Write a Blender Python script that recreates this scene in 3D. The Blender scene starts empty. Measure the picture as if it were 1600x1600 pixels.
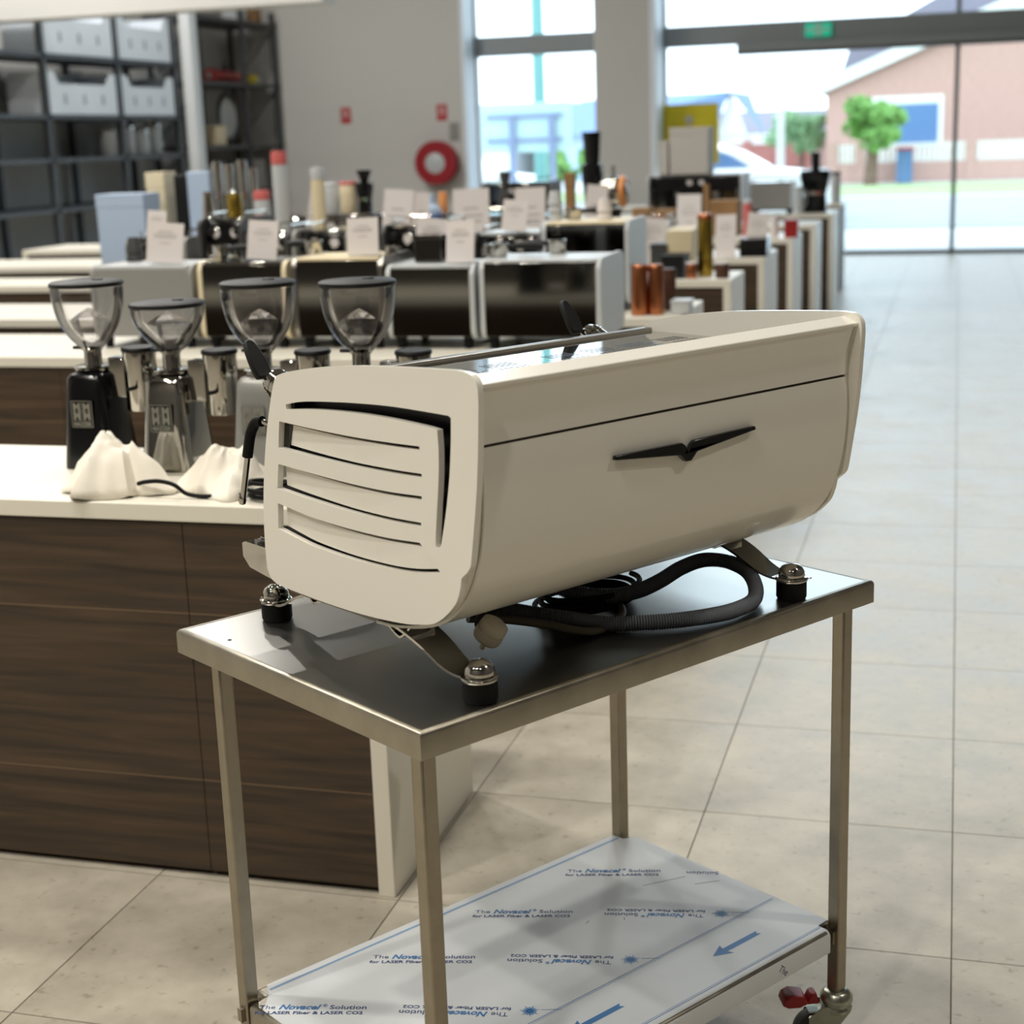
import bpy, bmesh, math, random
from mathutils import Vector, Matrix
R = math.radians
random.seed(7)
scene = bpy.context.scene
col = scene.collection

# ------------------------------------------------------------------ camera
cam_d = bpy.data.cameras.new('camera')
cam = bpy.data.objects.new('camera', cam_d)
col.objects.link(cam)
scene.camera = cam
PITCH, ROLL, YAW, CAM_H = 0.23617, -0.03456, 0.28119, 1.65984
_f = Vector((-math.sin(YAW) * math.cos(PITCH), math.cos(YAW) * math.cos(PITCH), -math.sin(PITCH)))
_r0 = Vector((math.cos(YAW), math.sin(YAW), 0))
_u0 = _r0.cross(_f)
_r = math.cos(ROLL) * _r0 + math.sin(ROLL) * _u0
_u = -math.sin(ROLL) * _r0 + math.cos(ROLL) * _u0
cam.matrix_world = Matrix(((_r.x, _u.x, -_f.x, 0), (_r.y, _u.y, -_f.y, 0), (_r.z, _u.z, -_f.z, CAM_H), (0, 0, 0, 1)))
cam_d.sensor_width = 36
cam_d.lens = 2423.18 / 1600 * 36
cam_d.clip_end = 300
cam_d.dof.use_dof = True
cam_d.dof.focus_distance = 2.5
cam_d.dof.aperture_fstop = 4.3

# ------------------------------------------------------------------ world: bright overcast sky
world = bpy.data.worlds.new('overcast_sky')
scene.world = world
world.use_nodes = True
wb = world.node_tree.nodes['Background']
wb.inputs[0].default_value = (0.72, 0.86, 1.0, 1)
wb.inputs[1].default_value = 3.0

# ------------------------------------------------------------------ exposure
scene.view_settings.view_transform = 'Standard'
scene.view_settings.look = 'None'
scene.view_settings.exposure = 0.42
scene.view_settings.gamma = 1
scene.view_settings.use_curve_mapping = False
scene.cycles.max_bounces = 8
scene.cycles.transparent_max_bounces = 16
scene.cycles.caustics_reflective = False
scene.cycles.caustics_refractive = False
scene.cycles.sample_clamp_indirect = 6

# high-bay ceiling lamps: (x, y, watts, colour, radius) -- each sits in a fixture built further down
WARM = (1.0, 0.943, 0.85)
COOL = (1.0, 0.97, 0.93)
HC = 8.6                       # ceiling height of the double-height showroom
LAMP_Z = 6.6                   # the lamps hang below it
LAMPS = [
    (-4.3, -1.6, 150, WARM, .16), (-1.6, -2.0, 95, WARM, .16), (1.6, -2.0, 14, WARM, .16),
    (-4.4, 1.9, 120, WARM, .16), (-1.5, 1.7, 75, WARM, .16), (3.9, 2.7, 75, WARM, .1),
    (-4.4, 5.6, 70, WARM, .16), (-1.3, 5.4, 42, WARM, .16),
    (-4.6, 9.4, 80, COOL, .16), (-1.5, 9.2, 40, COOL, .16),
    (-7.6, 7.4, 110, COOL, .16), (-8.7, 12.2, 200, COOL, .16), (-8.2, 15.6, 95, COOL, .16),
]

# ------------------------------------------------------------------ materials
def lin(c):
    return tuple(((x / 255) / 12.92 if x / 255 <= 0.04045 else ((x / 255 + 0.055) / 1.055) ** 2.4) for x in c)

def new_mat(name):
    m = bpy.data.materials.new(name)
    m.use_nodes = True
    nt = m.node_tree
    return m, nt, nt.nodes['Principled BSDF']

def mat(name, rgb, rough=0.5, metal=0.0, coat=0.0, var=0.0, vscale=8.0, bump=0.0, bscale=60.0, stretch=None, rvar=0.0, spec=None):
    m, nt, b = new_mat(name)
    c = lin(rgb)
    b.inputs['Base Color'].default_value = (*c, 1)
    b.inputs['Roughness'].default_value = rough
    b.inputs['Metallic'].default_value = metal
    b.inputs['Coat Weight'].default_value = coat
    b.inputs['Coat Roughness'].default_value = 0.05
    if spec is not None:
        b.inputs['Specular IOR Level'].default_value = spec
    N, L = nt.nodes, nt.links
    tc = N.new('ShaderNodeTexCoord')
    src = tc.outputs['Object']
    if stretch:
        mp = N.new('ShaderNodeMapping')
        mp.inputs['Scale'].default_value = stretch
        L.new(src, mp.inputs['Vector'])
        src = mp.outputs['Vector']
    nz = N.new('ShaderNodeTexNoise')
    nz.inputs['Scale'].default_value = vscale
    nz.inputs['Detail'].default_value = 6
    L.new(src, nz.inputs['Vector'])
    if var > 0:
        rp = N.new('ShaderNodeValToRGB')
        rp.color_ramp.elements[0].position = .3
        rp.color_ramp.elements[1].position = .7
        rp.color_ramp.elements[0].color = (*[x * (1 - var) for x in c], 1)
        rp.color_ramp.elements[1].color = (*[min(1, x * (1 + var)) for x in c], 1)
        L.new(nz.outputs['Fac'], rp.inputs['Fac'])
        L.new(rp.outputs['Color'], b.inputs['Base Color'])
    if rvar > 0:
        mr = N.new('ShaderNodeMapRange')
        mr.inputs['From Min'].default_value = .3
        mr.inputs['From Max'].default_value = .7
        mr.inputs['To Min'].default_value = max(0.02, rough - rvar)
        mr.inputs['To Max'].default_value = rough + rvar
        L.new(nz.outputs['Fac'], mr.inputs['Value'])
        L.new(mr.outputs['Result'], b.inputs['Roughness'])
    if bump > 0:
        n2 = N.new('ShaderNodeTexNoise')
        n2.inputs['Scale'].default_value = bscale
        n2.inputs['Detail'].default_value = 4
        L.new(src, n2.inputs['Vector'])
        bp = N.new('ShaderNodeBump')
        bp.inputs['Strength'].default_value = bump
        bp.inputs['Distance'].default_value = 0.002
        L.new(n2.outputs['Fac'], bp.inputs['Height'])
        L.new(bp.outputs['Normal'], b.inputs['Normal'])
    return m

def emit_mat(name, rgb, strength):
    m, nt, b = new_mat(name)
    b.inputs['Base Color'].default_value = (*rgb, 1)
    b.inputs['Emission Color'].default_value = (*rgb, 1)
    b.inputs['Emission Strength'].default_value = strength
    return m

def glass_mat(name, tint=(1, 1, 1), refl=0.06, rough=0.02, edge=.55):
    m = bpy.data.materials.new(name)
    m.use_nodes = True
    nt = m.node_tree
    N, L = nt.nodes, nt.links
    N.remove(N['Principled BSDF'])
    out = N['Material Output']
    tr = N.new('ShaderNodeBsdfTransparent')
    tr.inputs[0].default_value = (*tint, 1)
    gl = N.new('ShaderNodeBsdfGlossy')
    gl.inputs['Roughness'].default_value = rough
    fr = N.new('ShaderNodeLayerWeight')
    fr.inputs['Blend'].default_value = 0.25
    ml = N.new('ShaderNodeMath')
    ml.operation = 'MULTIPLY_ADD'
    ml.inputs[1].default_value = edge
    ml.inputs[2].default_value = refl
    L.new(fr.outputs['Fresnel'], ml.inputs[0])
    mx = N.new('ShaderNodeMixShader')
    L.new(ml.outputs[0], mx.inputs[0])
    L.new(tr.outputs[0], mx.inputs[1])
    L.new(gl.outputs[0], mx.inputs[2])
    L.new(mx.outputs[0], out.inputs['Surface'])
    return m

M = {}
M['white_gloss'] = mat('white_gloss_paint', (230, 227, 217), .22, coat=.5, var=.01, vscale=3)
M['white_edge'] = mat('white_painted_steel', (226, 223, 213), .35)
M['black_gloss'] = mat('black_gloss_plastic', (10, 10, 12), .18)
M['black_matte'] = mat('black_matte_plastic', (17, 17, 17), .5, bump=.1, spec=.3)
M['black_rubber'] = mat('black_rubber', (13, 13, 14), .6, spec=.18)
M['dark_inside'] = mat('dark_painted_inside', (16, 17, 22), .4)
M['chrome'] = mat('chrome', (188, 185, 178), .05, 1.0)
M['mirror_steel'] = mat('mirror_polished_steel', (190, 188, 182), .045, 1.0, rvar=.01)
M['rail_steel'] = mat('satin_rail_steel', (150, 146, 140), .3, 1.0)
M['dark_mirror'] = mat('darkened_polished_steel', (104, 102, 98), .07, 1.0)  # polished steel darkened: dark reflections put into the base colour
M['table_steel'] = mat('worktable_steel', (172, 170, 164), .28, 1.0, var=.03, vscale=2)
M['rim_steel'] = mat('satin_rim_steel', (164, 158, 144), .36, 1.0, var=.14, vscale=14, rvar=.08)
M['leg_steel'] = mat('tube_leg_steel', (158, 150, 134), .38, 1.0, var=.12, vscale=22, rvar=.08)
M['zinc'] = mat('zinc_plated_steel', (170, 172, 158), .32, 1.0, var=.08, vscale=30)
M['red_plastic'] = mat('red_plastic', (150, 20, 22), .4)
M['grey_wheel'] = mat('grey_wheel_rubber', (60, 62, 60), .6)
M['hose_grey'] = mat('grey_corrugated_hose', (112, 117, 126), .55, spec=.3)
M['hose_olive'] = mat('braided_hose', (98, 92, 76), .5)
M['cap_white'] = mat('off_white_plastic_cap', (214, 206, 186), .45)
M['counter_white'] = mat('white_laminate', (232, 228, 214), .35, var=.015, vscale=2)
M['tissue'] = mat('white_foam_wrap', (240, 234, 220), .7, var=.03, vscale=20, bump=.3, bscale=25)
M['paper'] = mat('white_paper', (216, 210, 208), .7, var=.01)
M['wall'] = mat('painted_wall', (202, 201, 197), .8, var=.012, vscale=.7)
M['dark_wall'] = mat('charcoal_wall_paint', (84, 80, 76), .7, var=.02, vscale=1)
M['white_wall'] = mat('white_trim_paint', (226, 230, 232), .6)
M['ceil'] = mat('ceiling_paint', (136, 134, 130), .85)
M['reveal_daylight'] = mat('daylight_tinted_reveal', (232, 240, 248), .5)  # brightness and blue of daylight put into the colour
M['alu'] = mat('grey_aluminium', (138, 144, 146), .5, .3)
M['alu_dark'] = mat('dark_aluminium', (92, 96, 98), .5, .3)
M['glass'] = glass_mat('window_glass', (.97, .99, .98), .02)
M['hopper'] = glass_mat('clear_hopper_plastic', (.985, .982, .99), .012, .03, .8)
M['red_sign'] = mat('red_sign', (178, 36, 44), .5)
M['red_reel'] = mat('red_enamel', (150, 10, 26), .4)
M['green_sign'] = mat('green_sign', (20, 170, 130), .4)
M['green_lit'] = emit_mat('lit_green_sign', lin((10, 150, 118)), .8)
M['joint'] = mat('panel_joint_shadow_gap', (92, 86, 76), .6)
M['yellow'] = mat('yellow_print', (214, 196, 26), .6)
M['rack'] = mat('dark_rack_steel', (58, 62, 66), .5)
M['bin_white'] = mat('white_bin_plastic', (226, 233, 240), .5)
M['bin_mark'] = mat('blue_grey_print', (128, 140, 158), .6)
M['wood_box'] = mat('brown_cardboard', (150, 116, 76), .8, var=.06, vscale=12)
M['copper'] = mat('copper', (184, 116, 78), .3, 1.0, var=.05)
M['brass'] = mat('brass', (176, 150, 66), .25, 1.0, var=.05)
M['cream'] = mat('cream_enamel', (224, 210, 176), .45)
M['pale_blue'] = mat('pale_blue_plastic', (176, 196, 222), .5)
M['blue'] = mat('blue_print', (40, 110, 210), .4)
M['grey_paint'] = mat('grey_paint', (142, 142, 138), .4)
M['light_grey'] = mat('light_grey_paint', (190, 194, 196), .35)
M['carton'] = mat('grey_carton', (188, 184, 178), .7)
M['dark_grey'] = mat('dark_grey_paint', (60, 60, 60), .45)
M['brown'] = mat('dark_brown_plastic', (72, 40, 26), .4)
M['orange'] = mat('orange_plastic', (226, 150, 84), .4)
M['pink'] = mat('dull_red_card', (196, 96, 92), .6)
M['film'] = mat('pale_protective_film', (206, 210, 212), .32, var=.02, vscale=9, bump=.03, bscale=16)
M['film_blue'] = mat('blue_film_print', (52, 108, 164), .45)
M['film_navy'] = mat('navy_film_print', (36, 62, 112), .45)
M['film_pale'] = mat('pale_blue_film_print', (132, 164, 196), .45)
M['ink'] = mat('marker_ink', (40, 44, 84), .6)
M['badge'] = mat('badge_dark', (52, 54, 52), .35, .6)
M['badge_line'] = mat('badge_line', (160, 160, 150), .35, .8)
M['silver_paint'] = mat('silver_paint', (150, 150, 146), .42, .35, var=.02)

def wood_mat():
    m, nt, b = new_mat('dark_walnut_laminate')
    N, L = nt.nodes, nt.links
    tc = N.new('ShaderNodeTexCoord')
    mp = N.new('ShaderNodeMapping')
    mp.inputs['Scale'].default_value = (1.3, 14, 22)
    L.new(tc.outputs['Object'], mp.inputs['Vector'])
    nz = N.new('ShaderNodeTexNoise')
    nz.inputs['Scale'].default_value = 1.7
    nz.inputs['Detail'].default_value = 8
    nz.inputs['Distortion'].default_value = .6
    L.new(mp.outputs['Vector'], nz.inputs['Vector'])
    rp = N.new('ShaderNodeValToRGB')
    e = rp.color_ramp.elements
    e[0].position, e[0].color = .32, (*lin((47, 37, 27)), 1)
    e[1].position, e[1].color = .72, (*lin((84, 66, 48)), 1)
    L.new(nz.outputs['Fac'], rp.inputs['Fac'])
    # printed plank joints: a thin pale line every 0.4 m of height
    sx = N.new('ShaderNodeSeparateXYZ')
    L.new(tc.outputs['Object'], sx.inputs[0])
    ad = N.new('ShaderNodeMath'); ad.operation = 'ADD'; ad.inputs[1].default_value = .162
    L.new(sx.outputs['Z'], ad.inputs[0])
    md = N.new('ShaderNodeMath'); md.operation = 'MODULO'; md.inputs[1].default_value = .4025
    L.new(ad.outputs[0], md.inputs[0])
    lt = N.new('ShaderNodeMath'); lt.operation = 'LESS_THAN'; lt.inputs[1].default_value = .004
    L.new(md.outputs[0], lt.inputs[0])
    mx = N.new('ShaderNodeMix'); mx.data_type = 'RGBA'
    mx.inputs['B'].default_value = (*lin((104, 84, 62)), 1)
    L.new(lt.outputs[0], mx.inputs['Factor'])
    L.new(rp.outputs['Color'], mx.inputs['A'])
    L.new(mx.outputs['Result'], b.inputs['Base Color'])
    b.inputs['Roughness'].default_value = .42
    return m
M['wood'] = wood_mat()

def tile_mat():
    m, nt, b = new_mat('concrete_look_porcelain')
    N, L = nt.nodes, nt.links
    tc = N.new('ShaderNodeTexCoord')
    oi = N.new('ShaderNodeObjectInfo')
    vm = N.new('ShaderNodeVectorMath'); vm.operation = 'SCALE'
    vm.inputs[0].default_value = (37, 19, 5)
    L.new(oi.outputs['Random'], vm.inputs['Scale'])
    va = N.new('ShaderNodeVectorMath'); va.operation = 'ADD'
    L.new(tc.outputs['Object'], va.inputs[0]); L.new(vm.outputs[0], va.inputs[1])
    n1 = N.new('ShaderNodeTexNoise'); n1.inputs['Scale'].default_value = 4.5; n1.inputs['Detail'].default_value = 9; n1.inputs['Roughness'].default_value = .65
    L.new(va.outputs[0], n1.inputs['Vector'])
    rp = N.new('ShaderNodeValToRGB')
    e = rp.color_ramp.elements
    e[0].position, e[0].color = .28, (*lin((152, 145, 130)), 1)
    e[1].position, e[1].color = .66, (*lin((187, 180, 165)), 1)
    L.new(n1.outputs['Fac'], rp.inputs['Fac'])
    n2 = N.new('ShaderNodeTexNoise'); n2.inputs['Scale'].default_value = 42; n2.inputs['Detail'].default_value = 3
    L.new(va.outputs[0], n2.inputs['Vector'])
    r2 = N.new('ShaderNodeValToRGB')
    r2.color_ramp.elements[0].position = .25; r2.color_ramp.elements[0].color = (.72, .70, .66, 1)
    r2.color_ramp.elements[1].position = .38; r2.color_ramp.elements[1].color = (1, 1, 1, 1)
    L.new(n2.outputs['Fac'], r2.inputs['Fac'])
    mx = N.new('ShaderNodeMix'); mx.data_type = 'RGBA'; mx.blend_type = 'MULTIPLY'
    mx.inputs['Factor'].default_value = 1
    L.new(rp.outputs['Color'], mx.inputs['A']); L.new(r2.outputs['Color'], mx.inputs['B'])
    L.new(mx.outputs['Result'], b.inputs['Base Color'])
    mr = N.new('ShaderNodeMapRange')
    mr.inputs['From Min'].default_value = .3; mr.inputs['From Max'].default_value = .7
    mr.inputs['To Min'].default_value = .3; mr.inputs['To Max'].default_value = .44
    L.new(n1.outputs['Fac'], mr.inputs['Value']); L.new(mr.outputs['Result'], b.inputs['Roughness'])
    bp = N.new('ShaderNodeBump'); bp.inputs['Strength'].default_value = .08; bp.inputs['Distance'].default_value = .002
    L.new(n2.outputs['Fac'], bp.inputs['Height']); L.new(bp.outputs['Normal'], b.inputs['Normal'])
    return m
M['tile'] = tile_mat()
M['grout'] = mat('grey_grout', (110, 104, 92), .9)

# ------------------------------------------------------------------ mesh helpers
class MB:
    def __init__(s):
        s.v, s.f = [], []
    def add(s, vs, fs):
        o = len(s.v)
        s.v += [tuple(v) for v in vs]
        s.f += [tuple(i + o for i in f) for f in fs]
        return s
    def box(s, x0, x1, y0, y1, z0, z1):
        return s.add([(x0, y0, z0), (x1, y0, z0), (x1, y1, z0), (x0, y1, z0), (x0, y0, z1), (x1, y0, z1), (x1, y1, z1), (x0, y1, z1)],
                     [(0, 3, 2, 1), (4, 5, 6, 7), (0, 1, 5, 4), (1, 2, 6, 5), (2, 3, 7, 6), (3, 0, 4, 7)])
    def taper(s, b0, b1, z0, z1):       # b = (x0, x1, y0, y1) at the bottom and at the top
        x0, x1, y0, y1 = b0
        X0, X1, Y0, Y1 = b1
        return s.add([(x0, y0, z0), (x1, y0, z0), (x1, y1, z0), (x0, y1, z0), (X0, Y0, z1), (X1, Y0, z1), (X1, Y1, z1), (X0, Y1, z1)],
                     [(0, 3, 2, 1), (4, 5, 6, 7), (0, 1, 5, 4), (1, 2, 6, 5), (2, 3, 7, 6), (3, 0, 4, 7)])
    def cyl(s, p0, p1, r0, r1=None, n=20, cap=True):
        r1 = r0 if r1 is None else r1
        p0, p1 = Vector(p0), Vector(p1)
        d = (p1 - p0).normalized()
        a = d.orthogonal().normalized()
        b = d.cross(a)
        vs = []
        for p, r in ((p0, r0), (p1, r1)):
            for k in range(n):
                t = 2 * math.pi * k / n
                vs.append(p + a * (r * math.cos(t)) + b * (r * math.sin(t)))
        fs = [(k, (k + 1) % n, n + (k + 1) % n, n + k) for k in range(n)]
        if cap:
            fs += [tuple(reversed(range(n))), tuple(range(n, 2 * n))]
        return s.add(vs, fs)
    def lathe(s, prof, c=(0, 0, 0), n=28, axis='z'):
        vs, fs = [], []
        for r, z in prof:
            for k in range(n):
                t = 2 * math.pi * k / n
                x, y = max(r, 1e-5) * math.cos(t), max(r, 1e-5) * math.sin(t)
                p = (x, y, z) if axis == 'z' else ((x, z, y) if axis == 'y' else (z, x, y))
                vs.append((p[0] + c[0], p[1] + c[1], p[2] + c[2]))
        for i in range(len(prof) - 1):
            for k in range(n):
                q = (i * n + k, i * n + (k + 1) % n, (i + 1) * n + (k + 1) % n, (i + 1) * n + k)
                fs.append(q if axis != 'y' else q[::-1])
        return s.add(vs, fs)
    def tube(s, path, r, n=10, closed=False, rs=None):
        P = [Vector(p) for p in path]
        m = len(P)
        a = None
        vs, fs = [], []
        for i in range(m):
            if closed:
                d = P[(i + 1) % m] - P[i - 1]
            else:
                d = P[min(i + 1, m - 1)] - P[max(i - 1, 0)]
            d.normalize()
            if a is None:
                a = d.orthogonal().normalized()
            else:
                a = (a - d * a.dot(d)).normalized()
            b = d.cross(a)
            rr = rs[i] if rs else r
            for k in range(n):
                t = 2 * math.pi * k / n
                vs.append(P[i] + a * (rr * math.cos(t)) + b * (rr * math.sin(t)))
        for i in range(m if closed else m - 1):
            j = (i + 1) % m
            for k in range(n):
                fs.append((i * n + k, i * n + (k + 1) % n, j * n + (k + 1) % n, j * n + k))
        if not closed:
            fs += [tuple(reversed(range(n))), tuple(range((m - 1) * n, m * n))]
        return s.add(vs, fs)
    def strip(s, path, w, t, side):     # flat bar: path points, width along side vector, thickness t
        P = [Vector(p) for p in path]
        sd = Vector(side).normalized()
        vs, fs = [], []
        m = len(P)
        for i in range(m):
            d = (P[min(i + 1, m - 1)] - P[max(i - 1, 0)]).normalized()
            nn = d.cross(sd).normalized()
            ww = w[i] if isinstance(w, (list, tuple)) else w
            for q in (sd * (-ww / 2) - nn * (t / 2), sd * (ww / 2) - nn * (t / 2), sd * (ww / 2) + nn * (t / 2), sd * (-ww / 2) + nn * (t / 2)):
                vs.append(P[i] + q)
        for i in range(m - 1):
            for k in range(4):
                fs.append((i * 4 + k, i * 4 + (k + 1) % 4, (i + 1) * 4 + (k + 1) % 4, (i + 1) * 4 + k))
        fs += [(3, 2, 1, 0), tuple((m - 1) * 4 + k for k in range(4))]
        return s.add(vs, fs)
    def prism(s, poly, a0, a1, axis):   # poly in the other two axes (cyclic order kept), extruded along axis
        def p3(p, a):
            return {'x': (a, p[0], p[1]), 'y': (p[0], a, p[1]), 'z': (p[0], p[1], a)}[axis]
        n = len(poly)
        vs = [p3(p, a0) for p in poly] + [p3(p, a1) for p in poly]
        fs = [(k, (k + 1) % n, n + (k + 1) % n, n + k) for k in range(n)] + [tuple(reversed(range(n))), tuple(range(n, 2 * n))]
        return s.add(vs, fs)
    def mesh(s, name, smooth=None):
        me = bpy.data.meshes.new(name)
        me.from_pydata(s.v, [], s.f)
        bm = bmesh.new(); bm.from_mesh(me)
        bmesh.ops.recalc_face_normals(bm, faces=bm.faces[:])
        bm.to_mesh(me); bm.free()
        if smooth is not None:
            me.polygons.foreach_set('use_smooth', [True] * len(me.polygons))
            me.set_sharp_from_angle(angle=R(smooth))
        return me
    def build(s, name, m, parent=None, smooth=None, bevel=0, seg=2):
        return link(name, s.mesh(name, smooth), m, parent, bevel, seg)

def link(name, me, m, parent=None, bevel=0, seg=2):
    o = bpy.data.objects.new(name, me)
    col.objects.link(o)
    if m is not None and not me.materials:
        me.materials.append(M[m] if isinstance(m, str) else m)
    if parent is not None:
        o.parent = parent
    if bevel:
        b = o.modifiers.new('bevel', 'BEVEL')
        b.width = bevel; b.segments = seg; b.limit_method = 'ANGLE'; b.angle_limit = R(40)
        b.harden_normals = False
        me.polygons.foreach_set('use_smooth', [True] * len(me.polygons))
        me.set_sharp_from_angle(angle=R(50))
    return o

def thing(name, label, cat, loc=(0, 0, 0), rz=0, group=None):
    o = bpy.data.objects.new(name, None)
    o.empty_display_size = .1
    col.objects.link(o)
    o.location = loc
    o.rotation_euler = (0, 0, rz)
    return tag(o, label, cat, group)

def tag(o, label, cat, group=None):
    o['label'] = label
    o['category'] = cat
    if group:
        o['group'] = group
    return o

def struct(o):
    o['kind'] = 'structure'
    return o

def group_root(name, loc=(0, 0, 0)):
    o = bpy.data.objects.new(name, None)
    col.objects.link(o)
    o.location = loc
    return struct(o)

def cr(pts, k=6):                       # Catmull-Rom through points, ends included
    P = [Vector(p) for p in pts]
    P = [P[0] * 2 - P[1]] + P + [P[-1] * 2 - P[-2]]
    out = []
    for i in range(1, len(P) - 2):
        for j in range(k):
            t = j / k
            a, b, c, d = P[i - 1], P[i], P[i + 1], P[i + 2]
            out.append(0.5 * ((2 * b) + (c - a) * t + (2 * a - 5 * b + 4 * c - d) * t * t + (3 * b - a - 3 * c + d) * t ** 3))
    out.append(P[-2])
    return out

def curve_mesh(name, outlines, half):
    """Filled flat plate with holes: outlines in XY, thickness 2*half along Z."""
    cu = bpy.data.curves.new(name, 'CURVE')
    cu.dimensions = '2D'
    cu.fill_mode = 'BOTH'
    cu.extrude = half
    for pl in outlines:
        sp = cu.splines.new('POLY')
        sp.points.add(len(pl) - 1)
        for i, q in enumerate(pl):
            sp.points[i].co = (q[0], q[1], 0, 1)
        sp.use_cyclic_u = True
    ob = bpy.data.objects.new(name, cu)
    col.objects.link(ob)
    dg = bpy.context.evaluated_depsgraph_get()
    me = bpy.data.meshes.new_from_object(ob.evaluated_get(dg))
    bpy.data.objects.remove(ob); bpy.data.curves.remove(cu)
    bm = bmesh.new(); bm.from_mesh(me)
    bmesh.ops.remove_doubles(bm, verts=bm.verts[:], dist=1e-6)
    bmesh.ops.recalc_face_normals(bm, faces=bm.faces[:])
    bm.to_mesh(me); bm.free()
    me.name = name
    return me

def smooth_me(me, ang=40):
    me.polygons.foreach_set('use_smooth', [True] * len(me.polygons))
    me.set_sharp_from_angle(angle=R(ang))
    return me

def text_mesh(name, s, size, half=.0004, shear=0.0, bold=0.0, align='LEFT'):
    cu = bpy.data.curves.new(name, 'FONT')
    cu.body = s
    cu.size = size
    cu.extrude = half
    cu.shear = shear
    cu.offset = bold
    cu.align_x = align
    cu.resolution_u = 3
    ob = bpy.data.objects.new(name, cu)
    col.objects.link(ob)
    dg = bpy.context.evaluated_depsgraph_get()
    me = bpy.data.meshes.new_from_object(ob.evaluated_get(dg))
    bpy.data.objects.remove(ob); bpy.data.curves.remove(cu)
    me.name = name
    return me

# ================================================================== SETTING
X_L, X_R, Y_B, Y_W = -9.95, 4.6, -4.2, 20.9      # side walls, wall behind the camera, window wall
T = 0.6
TX0, TY0, TYS = -1.162, 2.991, 0.6048           # tile grid origin

# ---- floor slab with porcelain tiles
floor = struct(MB().box(X_L - .3, X_R + .3, Y_B - .3, Y_W + .62, -.25, -.003).build('floor', 'grout'))
tm = MB().box(.0015, T - .0015, .0015, TYS - .0015, -.012, 0).mesh('tile')
tm.materials.append(M['tile'])
cells = set()
for j in range(-2, 30):
    for i in range(-2, 6):
        if j > 1 and i < 0: continue
        cells.add((i, j))
for i in (-4, -3):
    for j in (-2, -1, 0): cells.add((i, j))
for i, j in sorted(cells):
    o = link('tile', tm, None, floor)
    o.location = (TX0 + i * T, TY0 + j * TYS, 0)
rest = MB()
for i in range(-15, 10):
    for j in range(-12, 31):
        if (i, j) not in cells:
            x, y = TX0 + i * T, TY0 + j * TYS
            if x < X_L - .2 or x + T > X_R + .3 or y < Y_B - .2 or y + TYS > Y_W + .85: continue
            rest.box(x + .0015, x + T - .0015, y + .0015, y + TYS - .0015, -.012, 0)
o = rest.build('tile_field', 'tile', floor)
o['kind'] = 'stuff'

# ---- walls
struct(MB().box(X_L - .3, X_L, Y_B - .3, Y_W + .62, 0, HC).build('wall_left', 'wall'))
struct(MB().box(X_R, X_R + .3, Y_B - .3, Y_W + .62, 0, HC).build('wall_right', 'dark_wall'))
struct(MB().box(X_L, X_R, Y_B - .3, Y_B, 0, HC).build('wall_rear', 'dark_wall'))
W1 = (-6.49, -4.66)        # opening of the first window
W2 = (-3.84, 3.5)          # opening of the shopfront
struct(MB().box(X_L, -6.54, Y_W, Y_W + .62, 0, HC).build('wall_back', 'wall'))
struct(MB().box(-4.66, -3.92, Y_W - .12, Y_W + .62, 0, HC).build('column_back', 'wall'))
struct(MB().box(3.5, X_R, Y_W, Y_W + .62, 0, HC).build('wall_back_right', 'wall'))
struct(MB().box(-6.54, 3.5, Y_W, Y_W + .62, HC - .35, HC).build('wall_back_lintel', 'wall'))

for i_, (a_, b_) in enumerate(((-6.54, -6.49), (-3.92, -3.84))):      # added bluish-white strips, daylight on the window reveals put into their colour
    struct(MB().box(a_, b_, Y_W - .13 * i_, Y_W + .62, 0, HC - .35).build('trim_%d' % (i_ + 2), 'reveal_daylight', bevel=.004))

# ---- ceiling and the mezzanine edge over the storage racks
struct(MB().box(X_L - .3, X_R + .3, Y_B - .3, Y_W + .62, HC, HC + .15).build('ceiling', 'ceil'))
struct(MB().box(X_L, -5.7, 14.0, 14.35, 2.95, 3.7).build('mezzanine_beam', 'wall'))
WH = HC - .35                  # head of the windows

# ---- windows: jambs, transom, panes
def window(name, x0, x1, jamb_l, jamb_r, splits, door=False):
    w = group_root(name, (0, Y_W + .5, 0))
    MB().box(x0 + .0005, x0 + jamb_l, -.02, .1, 0, WH).build('jamb', 'white_wall', w, bevel=.006)
    MB().box(x1 - jamb_r, x1 - .0005, -.02, .1, 0, WH).build('jamb', 'white_wall', w, bevel=.006)
    MB().box(x0, x1, -.04, .12, 2.766, 3.032).build('transom', 'alu', w, bevel=.006)
    MB().box(x0, x1, 0, .1, 0, .05).build('bottom_rail', 'alu_dark', w)
    MB().box(x0, x1, 0, .1, WH - .05, WH).build('head_rail', 'alu', w)
    xs = [x0] + splits + [x1]
    for k in range(len(xs) - 1):
        MB().box(xs[k], xs[k + 1], .045, .055, .05, 2.766).build('lower_pane', 'glass', w)
        MB().box(xs[k], xs[k + 1], .045, .055, 3.032, WH - .05).build('upper_pane', 'glass', w)
    for x in splits:
        MB().box(x - .03, x + .03, 0, .1, .05, 2.766).build('mullion', 'alu', w)
        MB().box(x - .03, x + .03, 0, .1, 3.032, WH - .05).build('mullion', 'alu', w)
    if door:
        MB().box(-2.85, 3.3, -.16, -.04, 2.664, 2.766).build('door_track', 'alu', w, bevel=.006)
        MB().box(-2.85, 3.3, -.16, -.02, 2.624, 2.664).build('door_track_seal', 'alu_dark', w)
    return w
window('window_1', W1[0], W1[1], .03, .03, [])
window('window_2', W2[0], W2[1], .03, .06, [-.05, 1.8], True)

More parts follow.
